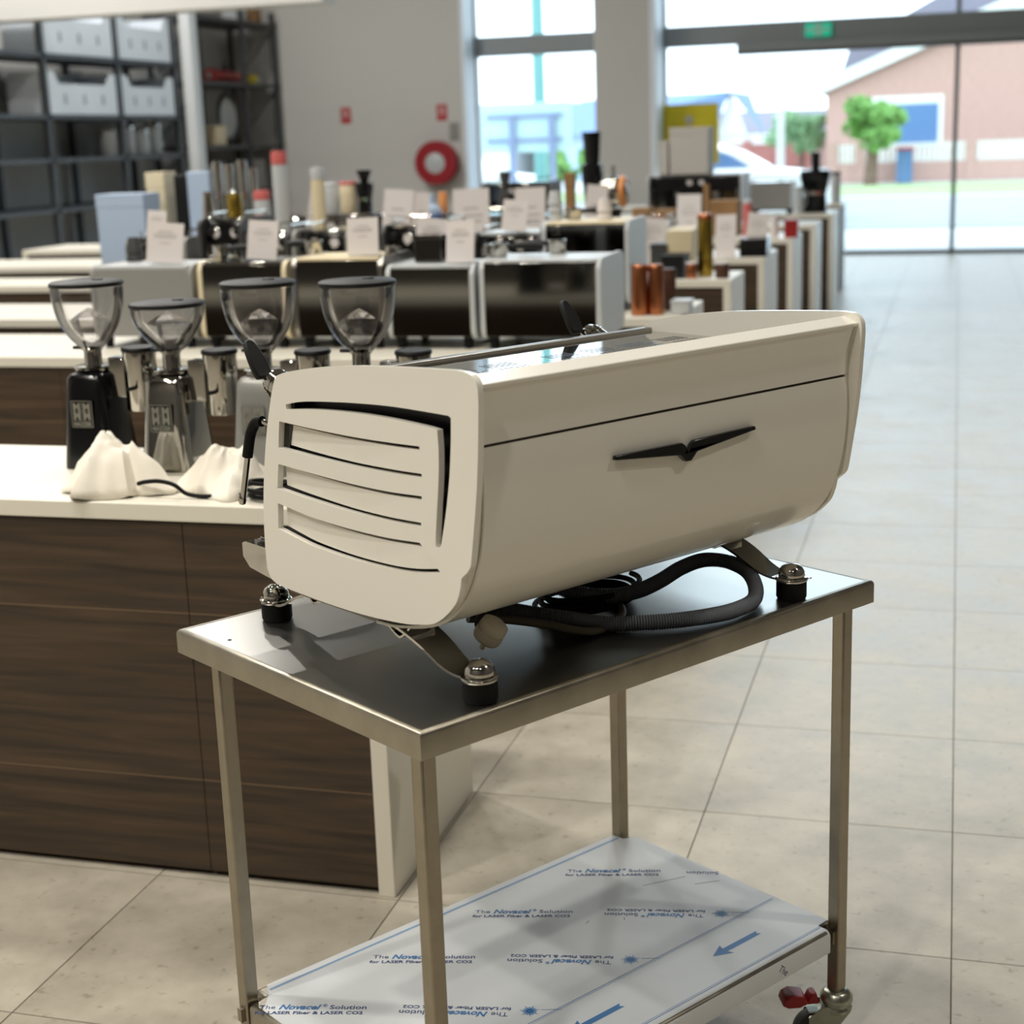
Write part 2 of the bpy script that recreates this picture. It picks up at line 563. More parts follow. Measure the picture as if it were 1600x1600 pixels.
# ---- ceiling lamps: black can, pale diffuser, and the lamp itself
def lamp(x, y, z, watt, colour, r, label):
    t = thing('pendant_lamp', label, 'light', (x, y, z), group='high-bay pendant lamps')
    MB().lathe([(r, 0), (r * 1.03, .01), (r * .9, .09), (r * .45, .16), (r * .4, .26), (r * .1, .28), (0, .28)], n=28).build('shade', 'dark_grey', t, smooth=40)
    MB().cyl((0, 0, .27), (0, 0, HC - z - .001), .008, n=8).build('hanging_rod', 'alu', t, smooth=40)
    MB().lathe([(0, .012), (r * .98, .012)], n=28).build('diffuser', LAMP_MAT[colour], t)
    la = bpy.data.lights.new('lamp_light', 'AREA')
    la.shape = 'DISK'; la.size = r * 1.8
    la.energy = watt; la.color = colour
    lo = bpy.data.objects.new('lamp_light', la)
    col.objects.link(lo); lo.parent = t; lo.location = (0, 0, -.004)
LAMP_MAT = {WARM: emit_mat('warm_lamp_diffuser', WARM, 14), COOL: emit_mat('cool_lamp_diffuser', COOL, 14)}
LAMP_SPOTS = ['behind the camera, far left', 'straight behind the camera', 'behind the camera, right', 'left of the nearest counter', 'above the gap between trolley and nearest counter',
              'near the right wall', 'left above the second counter row', 'above the end of the second counter row', 'left above the fourth counter row', 'above the end of the fourth counter row',
              'at the left above the third counter row', 'in front of the mezzanine beam', 'above the bin rack']
for (x, y, w_, c_, r_), sp in zip(LAMPS, LAMP_SPOTS):
    lamp(x, y, LAMP_Z, w_, c_, r_, 'round high-bay pendant lamp hanging ' + sp)

# ---- display counters: white top and ends, dark walnut fronts
def counter(y0, y1, x1, x0, label, seams=(), dark_end=False, top_t=.04):
    t = thing('display_counter', label, 'counter', (x1, y0, 0), group='rows of display counters')
    w, d = x1 - x0, y1 - y0
    MB().box(-w, 0, 0, d, .9 - top_t, .9).build('countertop', 'counter_white', t, bevel=.003)
    MB().box(-.04, 0, 0, d, .0, .9 - top_t - .0005).build('end_panel', 'wood' if dark_end else 'counter_white', t, bevel=.002)
    MB().box(-w, -w + .04, 0, d, .0, .9 - top_t - .0005).build('end_panel', 'counter_white', t, bevel=.002)
    xs = [-w + .041] + sorted(seams) + [-.041]
    for k in range(len(xs) - 1):
        MB().box(xs[k] + .001, xs[k + 1] - .001, .012, .03, .015, .9 - top_t - .006).build('front_panel', 'wood', t)
    MB().box(-w + .04, -.04, d - .03, d - .012, .0, .9 - top_t - .001).build('back_panel', 'wood', t)
    return t
counter(3.0, 3.6, -1.172, -4.2, 'nearest white-topped counter with dark walnut front, three coffee grinders on it', [-.462, -1.36, -2.26])
counter(5.25, 5.95, -1.12, -5.6, 'second counter row, just beyond the grinders, carrying espresso machines', [-1.1, -2.2, -3.3])
counter(6.5, 7.2, -1.12, -6.2, 'third counter row, holding the copper canisters', [-1.2, -2.4])
counter(8.2, 8.75, -1.13, -7.2, 'fourth counter row, with the tall brass tube on it', [-1.2, -2.4])
counter(9.62, 10.35, -1.12, -7.2, 'fifth counter row, with the low black box near its end', [-1.2, -2.4])
counter(11.35, 12.05, -1.12, -7.4, 'sixth counter row, with the small red box near its end', [-1.2, -2.4])
counter(12.95, 13.6, -1.1, -7.4, 'seventh counter row, below the big machine with cartons on top', [-1.2, -2.4])
counter(14.6, 15.35, -1.08, -7.6, 'eighth counter row, with the black grinder at its end', [-1.2, -2.4])
counter(16.5, 17.1, -1.14, -5.0, 'last counter row before the windows, dark end panel', [-1.2], dark_end=True)

# ================================================================== STEEL TROLLEY
TR_LOC = (-0.66848, 1.83415, 0)
TR_ROT = 0.98675
ZT = 0.8908
tro = thing('steel_trolley', 'stainless steel work trolley on castors with a film-covered lower shelf', 'trolley', TR_LOC, TR_ROT)
TL, TW = .9986, .6606
# top: flat sheet with a folded rim and a rolled edge
MB().box(.004, TL - .004, .004, TW - .004, ZT - .0035, ZT - .0004).build('table_top', 'table_steel', tro)
rim = MB()
prof = [(0, -.040), (0, -.007), (.0012, -.0028), (.004, -.0004), (.0075, .0008), (.0105, .0002), (.0125, -.0012)]
def loop(off, z):
    return [(off, off, z), (TL - off, off, z), (TL - off, TW - off, z), (off, TW - off, z)]
rings = [loop(o, ZT + z) for o, z in prof] 
inner = [loop(.002, ZT - .040)]
allr = inner + rings
vs = [p for r in allr for p in r]
fs = []
for i in range(len(allr) - 1):
    for k in range(4):
        fs.append((i * 4 + k, i * 4 + (k + 1) % 4, (i + 1) * 4 + (k + 1) % 4, (i + 1) * 4 + k))
rim.add(vs, fs)
rim.build('folded_rim', 'rim_steel', tro, smooth=50)
MB().box(.03, TL - .03, .03, TW - .03, ZT - .024, ZT - .004).build('under_board', 'black_matte', tro)
MB().lathe([(0, .0012), (.0045, .001), (.0055, -.0006)], (.937, .094, ZT), 14).build('screw_head', 'chrome', tro, smooth=40)
MB().lathe([(0, .0002), (.003, .0002), (.0032, -.0006)], (.033, .545, ZT), 12).build('drill_hole', 'black_matte', tro, smooth=40)

LEGS = [(.0135, .0135), (.930, .0145), (.0145, .545), (.910, .553)]
LS = .0127
for (u, v) in LEGS:
    MB().box(u - LS, u + LS, v - LS, v + LS, .122, ZT - .0045).build('leg', 'leg_steel', tro, bevel=.003)
# lower shelf: sheet with folded edges, notched round the legs
ZS = .256
su0, su1, sv0, sv1 = .002, .93, .003, .562
nt_ = .034
sh_poly = [(su0 + nt_, sv0), (su1 - nt_, sv0), (su1 - nt_, sv0 + .026), (su1, sv0 + .026), (su1, sv1 - nt_), (su1 - nt_, sv1 - nt_ + .006), (su1 - nt_, sv1),
           (su0 + nt_, sv1), (su0 + nt_, sv1 - nt_ + .006), (su0, sv1 - nt_), (su0, sv0 + nt_), (su0 + nt_, sv0 + nt_)]
me = curve_mesh('shelf', [sh_poly], .0225)
for v_ in me.vertices: v_.co.z += ZS - .0225
link('shelf', me, 'rim_steel', tro, bevel=.008, seg=3)
for (u, v) in LEGS:
    MB().box(u - .02, u + .02, v - .006, v + .006, ZS - .036, ZS - .012).build('bracket', 'leg_steel', tro)

# castors: cup, fork, wheel, brake pedal
def castor(u, v, ang):
    c = bpy.data.objects.new('castor', None)
    col.objects.link(c); c.parent = tro
    c.location = (u, v, 0); c.rotation_euler = (0, 0, ang)
    c.scale = (1.12, 1.12, 1.12)
    MB().lathe([(0, .109), (.017, .109), (.021, .106), (.0265, .098), (.027, .09), (.022, .082), (.024, .078), (.022, .072), (0, .072)], n=28).build('cup', 'zinc', c, smooth=40)
    for s in (-1, 1):
        pl = [(-.026, .086), (.022, .086), (.02, .076), (-.012, .034), (-.024, .026), (-.046, .03), (-.05, .04), (-.05, .07)]
        MB().prism(pl, s * .0165 - .0013, s * .0165 + .0013, 'y').build('fork', 'zinc', c)
    MB().box(-.05, .02, -.017, .017, .078, .0805).build('fork_bridge', 'zinc', c)
    w = MB().lathe([(.012, -.013), (.03, -.013), (.0365, -.010), (.038, -.004), (.038, .004), (.0365, .010), (.03, .013), (.012, .013)], (-.034, 0, .038), 32, 'y')
    w.build('wheel', 'grey_wheel', c, smooth=40)
    MB().cyl((-.034, -.021, .038), (-.034, .021, .038), .006, n=12).build('axle', 'chrome', c, smooth=40)
    MB().cyl((-.034, -.0138, .038), (-.034, .0138, .038), .02, n=20).build('hub', 'dark_grey', c, smooth=40)
    p = MB().prism([(-.050, .094), (-.056, .108), (-.078, .112), (-.09, .106), (-.094, .094), (-.084, .088), (-.064, .088)], -.017, .017, 'y')
    p.build('brake_pedal', 'red_plastic', c, bevel=.003)
    MB().prism([(-.054, .09), (-.046, .108), (-.036, .11), (-.03, .09)], -.012, .012, 'y').build('brake_release', 'red_plastic', c, bevel=.003)
    return c
for (u, v), a in zip(LEGS, (-1.2, -.62, .4, -.5)):
    castor(u, v, a)

# ---- protective film on the shelf with its print
fz = ZS + .0004
film = MB().add([(.033, sv0 + .0085, fz), (su1 - nt_ - .002, sv0 + .0085, fz), (su1 - nt_ - .002, .03, fz), (su1 - .006, .032, fz), (su1 - .006, sv1 - .04, fz), (su1 - nt_ + .002, sv1 - .03, fz), (su1 - nt_, sv1 - .002, fz), (.06, sv1 - .002, fz), (.045, .53, fz), (.012, .495, fz), (.012, .05, fz), (.032, .045, fz)],
                [tuple(range(12))])
film.v += [(x, y, z - .0003) for x, y, z in film.v]
film.f += [(k, (k + 1) % 12, 12 + (k + 1) % 12, 12 + k) for k in range(12)] + [tuple(range(23, 11, -1))]
film = film.build('protective_film', 'film', tro)
um = (.033 + su1 - nt_ - .002) / 2
MB().strip([(um, sv0 + .014, fz - .0002), (um, sv0 + .0085, fz - .0002), (um, sv0 + .0045, ZS - .0016), (um, sv0 + .0012, ZS - .0046), (um, sv0 - .0008, ZS - .0085), (um, sv0 - .0008, ZS - .042)], su1 - nt_ - .002 - .033, .0006, (1, 0, 0)).build('film_flap', 'film', film, smooth=50)
pz = fz + .0003
def on_film(name, me, m, u, v, ang):
    o = link(name, me, m, film)
    o.location = (u, v, pz); o.rotation_euler = (0, 0, ang)
    return o
t_the = text_mesh('print_text', 'The', .0165, .0001)
t_brand = text_mesh('print_text', 'Novacel', .0205, .0001, shear=.3, bold=.0006)
t_r = text_mesh('print_text', '®', .011, .0001)
t_sol = text_mesh('print_text', 'Solution', .0165, .0001, bold=.0002)
t_l2 = text_mesh('print_text', 'for LASER Fiber & LASER CO2', .0122, .0001, bold=.0003)
def fit(me, width):
    xs = [v.co.x for v in me.vertices]
    w = max(xs) - min(xs); x0 = min(xs)
    for v in me.vertices: v.co.x = (v.co.x - x0) * width / w
fit(t_the, .028); fit(t_brand, .071); fit(t_r, .008); fit(t_sol, .062); fit(t_l2, .182)
def motto(u, v, ang, cut=False):
    c, s = math.cos(ang), math.sin(ang)
    for me, dx, dy, mm in ((t_the, 0, 0, 'film_navy'), (t_brand, .034, -.001, 'film_blue'), (t_r, .107, .007, 'film_blue'), (t_sol, .120, 0, 'film_navy'), (t_l2, -.004, -.0155, 'film_navy')):
        if cut and dx < .1 and me is not t_l2: continue
        if cut and me is t_l2: continue
        on_film('print_text', me, mm, u + c * dx - s * dy, v + s * dx + c * dy, ang)
A1 = math.atan2(-.127, .131)
A2 = math.atan2(.134, -.127)
for k in range(4):
    motto(.008 + .2355 * k, .503, A1)
for k in range(3):
    motto(.302 + .238 * k, .203, A2)
on_film('print_text', t_sol, 'film_navy', .925, .297, A2)
burst = MB()
for k in range(14):
    a = 2 * math.pi * k / 14
    r = .017 if k % 2 else .0125
    d, e = Vector((math.cos(a), math.sin(a), 0)), Vector((-math.sin(a), math.cos(a), 0))
    burst.add([d * .004 - e * .0012, d * r - e * .0004, d * r + e * .0004, d * .004 + e * .0012], [(0, 1, 2, 3)])
burst.add([(.0062 * math.cos(2 * math.pi * k / 16), .0062 * math.sin(2 * math.pi * k / 16), 0) for k in range(16)], [tuple(range(16))])
burst = burst.mesh('sunburst')
halo = MB().add([(.0115 * math.cos(2 * math.pi * k / 20), .0115 * math.sin(2 * math.pi * k / 20), -.00006) for k in range(20)], [tuple(range(20))]).mesh('halo')
for k in range(3):
    on_film('print_halo', halo, 'film_pale', .331 + .236 * k, .182, 0)
    on_film('print_sunburst', burst, 'film_blue', .331 + .236 * k, .182, 0)
    st = MB().box(0, .0335, -.0005, .0005, -.0001, 0).mesh('line')
    on_film('print_line', st, 'film_blue', .348 + .236 * k, .172, -.78 + .02)
arrow = MB().add([(0, 0, 0), (.036, -.017, 0), (.032, -.006, 0), (.122, -.006, 0), (.116, 0, 0), (.122, .006, 0), (.032, .006, 0), (.036, .017, 0)], [(0, 1, 2, 3, 4, 5, 6, 7)]).mesh('arrow')
for u in (.678, .332, -.014):
    if u > 0: on_film('print_arrow', arrow, 'film_blue', u, .0895, 0)
for (v, w_, mm) in ((.0265, .0014, 'film_pale'), (.0225, .0014, 'film_blue'), (.155, .0012, 'film_blue'), (.151, .0012, 'film_pale'), (.541, .004, 'film_pale'), (.5435, .0014, 'film_blue')):
    ln = MB().box(.055, .893 if v > .5 or v < .1 else .915, -w_ / 2, w_ / 2, -.0001, 0).mesh('line')
    on_film('print_line', ln, mm, 0, v, 0)
for (u, v, a, l) in ((.60, .33, .3, .012), (.66, .29, .9, .01), (.3, .42, .1, .008), (.78, .36, -.35, .09), (.855, .295, -.5, .05)):
    on_film('ink_scratch', MB().box(0, l, -.0005, .0005, -.0001, 0).mesh('scratch'), 'ink', u, v, a)
wr = text_mesh('hand_lettering', 'The', .018, .0001, shear=.2)
o = link('hand_lettering', wr, 'ink', film)
o.location = (.748, sv0 - .0012, ZS - .02); o.rotation_euler = (R(90), R(40), 0)

# ================================================================== ESPRESSO MACHINE ON THE TROLLEY
U0, U1 = .087, .900
mac = thing('espresso_machine', 'white two-group espresso machine seen from behind, standing on the steel trolley', 'coffee machine', TR_LOC, TR_ROT)
P_TOP = [(0.4392, 1.3215), (0.4071, 1.3307), (0.3285, 1.3441), (0.2363, 1.3547), (0.1501, 1.3611), (0.0689, 1.3658), (-0.0002, 1.3692)]
P_CORNER = [(-0.0002, 1.3692), (-0.026, 1.3676), (-0.0383, 1.3605), (-0.0437, 1.3482), (-0.0439, 1.3272)]
P_BACK = [(-0.0439, 1.3272), (-0.0413, 1.2916), (-0.0384, 1.2556), (-0.0325, 1.2067), (-0.0238, 1.1565), (-0.0169, 1.1183)]
P_STEP = [(-0.0169, 1.1183), (-0.0139, 1.1065), (-0.0069, 1.0977), (0.0023, 1.0902)]
P_LOW = [(0.0064, 1.0863), (0.0102, 1.0704), (0.0192, 1.0508), (0.034, 1.0349), (0.0508, 1.021), (0.0676, 1.0108), (0.0843, 1.0045)]
P_BOT = [(0.0843, 1.0045), (0.1394, 0.9938), (0.2275, 0.9861), (0.3207, 0.9832), (0.4192, 0.984), (0.4759, 0.9859)]
P_BLC = [(0.4759, 0.9859), (0.4935, 0.9929), (0.5033, 1.0074)]
P_FRONT = [(0.5033, 1.0074), (0.5044, 1.0517), (0.5003, 1.1112), (0.4903, 1.1706), (0.4757, 1.2296), (0.4589, 1.2793), (0.4479, 1.3055), (0.4392, 1.3215)]
def chain(*segs):
    out = []
    for s in segs:
        q = [(p[0], p[1]) for p in cr([(a, b, 0) for a, b in s])]
        if out and (abs(out[-1][0] - q[0][0]) + abs(out[-1][1] - q[0][1])) < 1e-6: q = q[1:]
        out += q
    if abs(out[0][0] - out[-1][0]) + abs(out[0][1] - out[-1][1]) < 1e-6: out.pop()
    return out
PANEL = chain(P_TOP, P_CORNER, P_BACK, P_STEP, P_LOW, P_BOT, P_BLC, P_FRONT)
H_BIG = chain([(0.4158, 1.2805), (0.3829, 1.2876), (0.3341, 1.2937), (0.2417, 1.3013), (0.1549, 1.3061), (0.0734, 1.3074), (0.0191, 1.3075)],
              [(0.0143, 1.3047), (0.0165, 1.2726), (0.023, 1.2229), (0.0343, 1.1716), (0.0473, 1.1267)],
              [(0.0508, 1.122), (0.0588, 1.1206)],
              [(0.0606, 1.1231), (0.0541, 1.1684), (0.0465, 1.2195), (0.0438, 1.2569), (0.0449, 1.2852)],
              [(0.0449, 1.2852), (0.075, 1.287), (0.1565, 1.2887), (0.2431, 1.2871), (0.3355, 1.2818), (0.4142, 1.2735)])
SLOTS = [
    ([(0.4370, 1.2525), (0.3389, 1.2514), (0.2466, 1.2518), (0.1595, 1.2543), (0.086, 1.2577)],
     [(0.0837, 1.215), (0.1633, 1.2111), (0.251, 1.2085), (0.3438, 1.2087), (0.4447, 1.2108)]),
    ([(0.4481, 1.1844), (0.3467, 1.1822), (0.2537, 1.1814), (0.1658, 1.1831), (0.0858, 1.1882)],
     [(0.0907, 1.1452), (0.1695, 1.1407), (0.2579, 1.1388), (0.3514, 1.1406), (0.4003, 1.1423), (0.4556, 1.1449)]),
    ([(0.4572, 1.1208), (0.4034, 1.1164), (0.3546, 1.113), (0.2606, 1.1121), (0.1718, 1.1147), (0.0959, 1.1207)],
     [(0.0525, 1.0866), (0.1118, 1.0757), (0.1758, 1.0694), (0.2652, 1.0662), (0.3596, 1.068), (0.4086, 1.0728), (0.4613, 1.0796)])]
def side_map(me, u, th):
    # plate XY -> (v, z), plate Z -> u
    for q in me.vertices:
        x, y, z = q.co
        q.co = (u + th + z, x, y)
    bm = bmesh.new(); bm.from_mesh(me)
    bmesh.ops.recalc_face_normals(bm, faces=bm.faces[:])
    bm.to_mesh(me); bm.free()
    return me
TH = .005            # half thickness of the side panels
GAP = .0048
def resample_tongue(top, bot):
    tp_ = [(p[0], p[1]) for p in cr([(a, b, 0) for a, b in top], 8)]
    bt_ = [(p[0], p[1]) for p in cr([(a, b, 0) for a, b in bot], 8)]
    return tp_, bt_
def side_panel(u):
    holes = [H_BIG]
    for tp0, bt0 in SLOTS:
        a, b = resample_tongue(tp0, bt0)
        holes.append(a + b)
    me = curve_mesh('side_panel', [PANEL] + holes, TH)
    sp = link('side_panel', side_map(me, u, TH), 'white_gloss', mac, bevel=.0018, seg=2)
    for tp0, bt0 in SLOTS:
        a, b = resample_tongue(tp0, bt0)
        vL, vR = max(a[0][0], b[-1][0]), min(a[-1][0], b[0][0])
        n = 24
        def at(pl, v):
            pl = sorted(pl)
            for k in range(len(pl) - 1):
                if pl[k][0] <= v <= pl[k + 1][0]:
                    t = (v - pl[k][0]) / max(1e-9, pl[k + 1][0] - pl[k][0])
                    return pl[k][1] + (pl[k + 1][1] - pl[k][1]) * t
            return pl[0][1] if v < pl[0][0] else pl[-1][1]
        vv, ff = [], []
        vend = vL - GAP - .004
        for k in range(n + 1):
            v = vR - .0005 + (vend - vR) * k / n
            zt_, zb_ = at(a, v) - GAP, at(b, v) + GAP
            d = max(0, (v - vR - .03) / (vend - vR)) ** 1.1 * .013          # pressed inwards towards the front
            d = d * (1 if u < .5 else -1)
            for q in ((u + d + .0006, v, zt_), (u + d + .0006, v, zb_), (u + 2 * TH + d - .0006, v, zb_), (u + 2 * TH + d - .0006, v, zt_)):
                vv.append(q)
        for k in range(n):
            for j in range(4):
                ff.append((k * 4 + j, k * 4 + (j + 1) % 4, k * 4 + 4 + (j + 1) % 4, k * 4 + 4 + j))
        ff += [(0, 1, 2, 3), (n * 4 + 3, n * 4 + 2, n * 4 + 1, n * 4)]
        MB().add(vv, ff).build('louvre', 'white_gloss', sp, smooth=40)
    return sp
side_panel(U0)
side_panel(U1 - 2 * TH)

# inner end walls, dark, behind the side panels
IN = [(.012, 1.303), (.018, 1.12), (.035, 1.06), (.07, 1.02), (.2, .996), (.46, .994), (.485, 1.05), (.47, 1.2), (.43, 1.303)]
MB().prism(IN, U0 + 2 * TH + .022, U0 + 2 * TH + .026, 'x').build('inner_wall', 'dark_inside', mac)
MB().prism(IN, U1 - 2 * TH - .026, U1 - 2 * TH - .022, 'x').build('inner_wall', 'dark_inside', mac)

# rear cover: upper and lower shells, ledge
ub0, ub1 = U0 + 2 * TH + .010, U1 - 2 * TH - .010
def shell(prof, th, a, b, name, m, bev=.0):
    # profile (v, z) from outside; inner offset towards +v / centre
    P = [Vector((p[0], p[1])) for p in prof]
    n = len(P)
    I = []
    for i in range(n):
        d = (P[min(i + 1, n - 1)] - P[max(i - 1, 0)]).normalized()
        nn = Vector((-d.y, d.x))
        if nn.dot(Vector((.25, 1.18)) - P[i]) < 0: nn = -nn
        I.append(P[i] + nn * th)
    poly = [(p.x, p.y) for p in P] + [(p.x, p.y) for p in reversed(I)]
    return MB().prism(poly, a, b, 'x').build(name, m, mac, smooth=25)
up = [(p.x, p.y) for p in cr([(-.0345, 1.3475, 0), (-.0275, 1.325, 0), (-.0235, 1.30, 0), (-.0222, 1.2695, 0)], 6)]
shell(up, .004, ub0, ub1, 'upper_rear_cover', 'white_gloss')
lo = [(p.x, p.y) for p in cr([(-.0225, 1.2655, 0), (-.0245, 1.235, 0), (-.024, 1.195, 0), (-.0195, 1.15, 0), (-.009, 1.105, 0), (.0085, 1.066, 0), (.035, 1.032, 0), (.07, 1.006, 0), (.115, .988, 0), (.17, .976, 0), (.22, .972, 0)], 6)]
shell(lo, .004, ub0, ub1, 'lower_rear_cover', 'white_gloss')
MB().box(ub0 + .002, ub1 - .002, -.016, -.014, 1.255, 1.28).build('cover_joint', 'joint', mac)
# filler strips between cover and side panels
for a, b in ((U0 + 2 * TH, ub0 - .0005), (ub1 + .0005, U1 - 2 * TH)):
    shell([(p[0] + .004, p[1]) for p in up] + [(p[0] + .004, p[1] + .002) for p in lo], .004, a, b, 'end_filler', 'white_edge')
ledge = MB().prism([(-.0365, 1.3475), (-.0372, 1.3515), (-.0362, 1.3528), (-.0095, 1.3622), (-.0075, 1.3618), (-.006, 1.359), (-.006, 1.312), (-.010, 1.312), (-.010, 1.3555), (-.032, 1.3475)], U0 + 2 * TH, U1 - 2 * TH, 'x')
ledge.build('rear_ledge', 'white_gloss', mac, smooth=18)
# cup-warmer top: two polished plates with slot rows
ZP = 1.308
mid = (U0 + U1) / 2
for a, b in ((U0 + 2 * TH + .002, mid - .001), (mid + .001, U1 - 2 * TH - .002)):
    pl = MB().box(a, b, -.004, .425, ZP - .004, ZP).build('cup_plate', 'mirror_steel', mac)
    n = 0
    for g in range(4):
        for k in range(6):
            uu = a + .04 + g * .088 + k * .0105
            if uu > b - .03: continue
            for vv in (.25, .30):
                MB().box(uu - .0014, uu + .0014, vv, vv + .036, ZP - .0002, ZP + .0003).build('slot', 'dark_inside', pl)
MB().box(mid - .001, mid + .001, -.004, .425, ZP - .005, ZP - .001).build('plate_joint', 'dark_inside', mac)
MB().prism([(.425, 1.300), (.4255, 1.3130), (.428, 1.3142), (.443, 1.3142), (.447, 1.311), (.447, 1.300)], U0 + 2 * TH, U1 - 2 * TH, 'x').build('front_rail', 'rail_steel', mac, smooth=30)
# front fascia, belly, control band (mostly hidden from here)
MB().prism([(.447, 1.31), (.462, 1.27), (.478, 1.21), (.43, 1.205), (.40, 1.30)], U0 + 2 * TH, U1 - 2 * TH, 'x').build('control_band', 'black_gloss', mac)
MB().prism([(.21, .974), (.46, .974), (.47, .99), (.2, .992)], U0 + 2 * TH + .004, U1 - 2 * TH - .004, 'x').build('base_plate', 'dark_mirror', mac)
MB().box(U0 + .045, U1 - .045, .2, .33, .99, 1.30).build('boiler_housing', 'dark_inside', mac)
MB().box(U0 + .045, U1 - .045, .325, .33, 1.0, 1.2).build('splash_plate', 'mirror_steel', mac)
# drip tray
dt = MB().prism([(.34, 1.035), (.585, 1.035), (.594, 1.031), (.594, 1.009), (.575, .993), (.5, .984), (.34, .984)], U0 + 2 * TH + .001, U1 - 2 * TH - .001, 'x').build('drip_tray', 'mirror_steel', mac, smooth=30)
MB().box(U0 + .03, U1 - .03, .36, .58, 1.0352, 1.0362).build('drip_well', 'dark_inside', dt)
for k in range(38):
    uu = U0 + .035 + k * .0197
    if uu < U1 - .035:
        MB().box(uu, uu + .008, .365, .575, 1.0364, 1.0405).build('grate_bar', 'chrome', dt)
# group heads and portafilters
for gu in (.335, .66):
    g = MB().lathe([(0, 1.205), (.032, 1.205), (.034, 1.19), (.034, 1.15), (.03, 1.142), (0, 1.142)], (gu, .41, 0), 28).build('group_head', 'chrome', mac, smooth=40)
    MB().box(gu - .028, gu + .028, .33, .41, 1.16, 1.215).build('group_neck', 'chrome', g, bevel=.006)
    MB().lathe([(0, 1.142), (.034, 1.142), (.033, 1.118), (.02, 1.105), (0, 1.105)], (gu, .41, 0), 24).build('portafilter', 'chrome', g, smooth=40)
    MB().tube([(gu, .445, 1.13), (gu, .5, 1.128), (gu, .55, 1.12), (gu, .585, 1.115)], .011, 12, rs=[.008, .011, .0135, .012]).build('portafilter_handle', 'black_matte', g, smooth=40)
# steam levers: chrome barrel and black paddle
def steam(u, lu):
    b = MB().cyl((u, .44, 1.266), (u, .52, 1.299), .0225, .0225, 28)
    b.cyl((u, .52, 1.299), (u, .530, 1.303), .0225, .018, 28)
    b = b.build('steam_barrel', 'chrome', mac, smooth=30)
    for k, (r0, v0, z0, v1, z1) in enumerate(((.0238, .455, 1.2725, .46, 1.2745), (.0238, .508, 1.294, .512, 1.2957))):
        MB().cyl((u, v0, z0), (u, v1, z1), r0, r0, 28).build('barrel_ring', 'chrome', b, smooth=30)
    c = Vector((u + lu, .525, 1.306))
    path = [c, c + Vector((-.001, .006, .012)), c + Vector((-.003, .012, .026)), c + Vector((-.006, .02, .042)), c + Vector((-.008, .026, .054)), c + Vector((-.009, .0285, .0595))]
    MB().strip(path, [.026, .031, .031, .026, .018, .007], .011, (1, 0, 0)).build('steam_paddle', 'black_matte', b, bevel=.004, seg=3)
steam(.138, -.018)
steam(.826, -.03)
# steam wands
def wand(u):
    p = cr([(u + .02, .455, 1.215), (u + .008, .50, 1.228), (u, .545, 1.236), (u - .004, .562, 1.222), (u - .006, .572, 1.198), (u - .008, .585, 1.15), (u - .010, .596, 1.108), (u - .0105, .598, 1.1)], 6)
    w = MB().tube(p, .0052, 12).build('steam_wand', 'chrome', mac, smooth=40)
    sl = [q for q in p if q.y > .533 and q.z > 1.175]
    MB().tube(sl, .0088, 14).build('rubber_grip', 'black_rubber', w, smooth=40)
    MB().lathe([(0, -.006), (.005, -.004), (.0068, .002), (.0062, .01), (.005, .014)], (u - .0106, .5985, 1.098), 16).build('nozzle', 'chrome', w, smooth=40)
wand(.118)
wand(.868)
# bird emblem on the rear cover
EM = [(.346, 1.2135), (.348, 1.2195), (.484, 1.2175), (.490, 1.2135), (.4972, 1.203), (.5045, 1.2135), (.5105, 1.2175), (.646, 1.2195), (.648, 1.2135), (.516, 1.200), (.5035, 1.1885), (.491, 1.1885), (.4785, 1.200)]
me = curve_mesh('emblem', [EM], .004)
for q in me.vertices: q.co = (q.co.x - .005, -.0305 + q.co.z, q.co.y)
link('emblem', me, 'black_gloss', mac, bevel=.0012)
for uu in (.415, .565):
    MB().cyl((uu, -.0268, 1.210), (uu, -.0235, 1.210), .003, n=10).build('emblem_pin', 'black_gloss', mac)
# feet: rubber pad, chrome plate and dome, on curved flat bars
FEET = [(.139, .040, 1), (.149, .585, -1), (.82, .038, 1), (.822, .585, -1)]
for (u, v, s) in FEET:
    f = MB().lathe([(0, ZT + .0002), (.0235, ZT + .0002), (.0255, ZT + .004), (.0255, ZT + .029), (.024, ZT + .0305), (0, ZT + .0305)], (u, v, 0), 30).build('foot', 'black_rubber', mac, smooth=40)
    MB().lathe([(.0, .031), (.0265, .031), (.0275, .0325), (.0275, .0355), (.026, .037), (.0215, .0375), (.0225, .041), (.0215, .048), (.0175, .0545), (.0105, .059), (0, .0605)], (u, v, ZT), 30).build('dome_nut', 'chrome', f, smooth=50)
    p = cr([(u, v + s * .005, ZT + .0345), (u, v + s * .03, ZT + .0345), (u, v + s * .06, ZT + .042), (u, v + s * .105, ZT + .064), (u, v + s * .16, ZT + .082), (u, v + s * .2, ZT + .088)], 5)
    n = len(p)
    MB().strip(p, [.036 + .03 * (k / (n - 1)) for k in range(n)], .004, (1, 0, 0)).build('leg_bar', 'mirror_steel', f, smooth=35)
    p2 = cr([(u, v + s * .215, ZT + .095), (u, v + s * .185, ZT + .08), (u, v + s * .158, ZT + .066), (u, v + s * .145, ZT + .068), (u, v + s * .122, ZT + .088), (u, v + s * .105, ZT + .103)], 5)
    MB().strip(p2, .05, .003, (1, 0, 0)).build('hanger_bracket', 'mirror_steel', f, smooth=35)
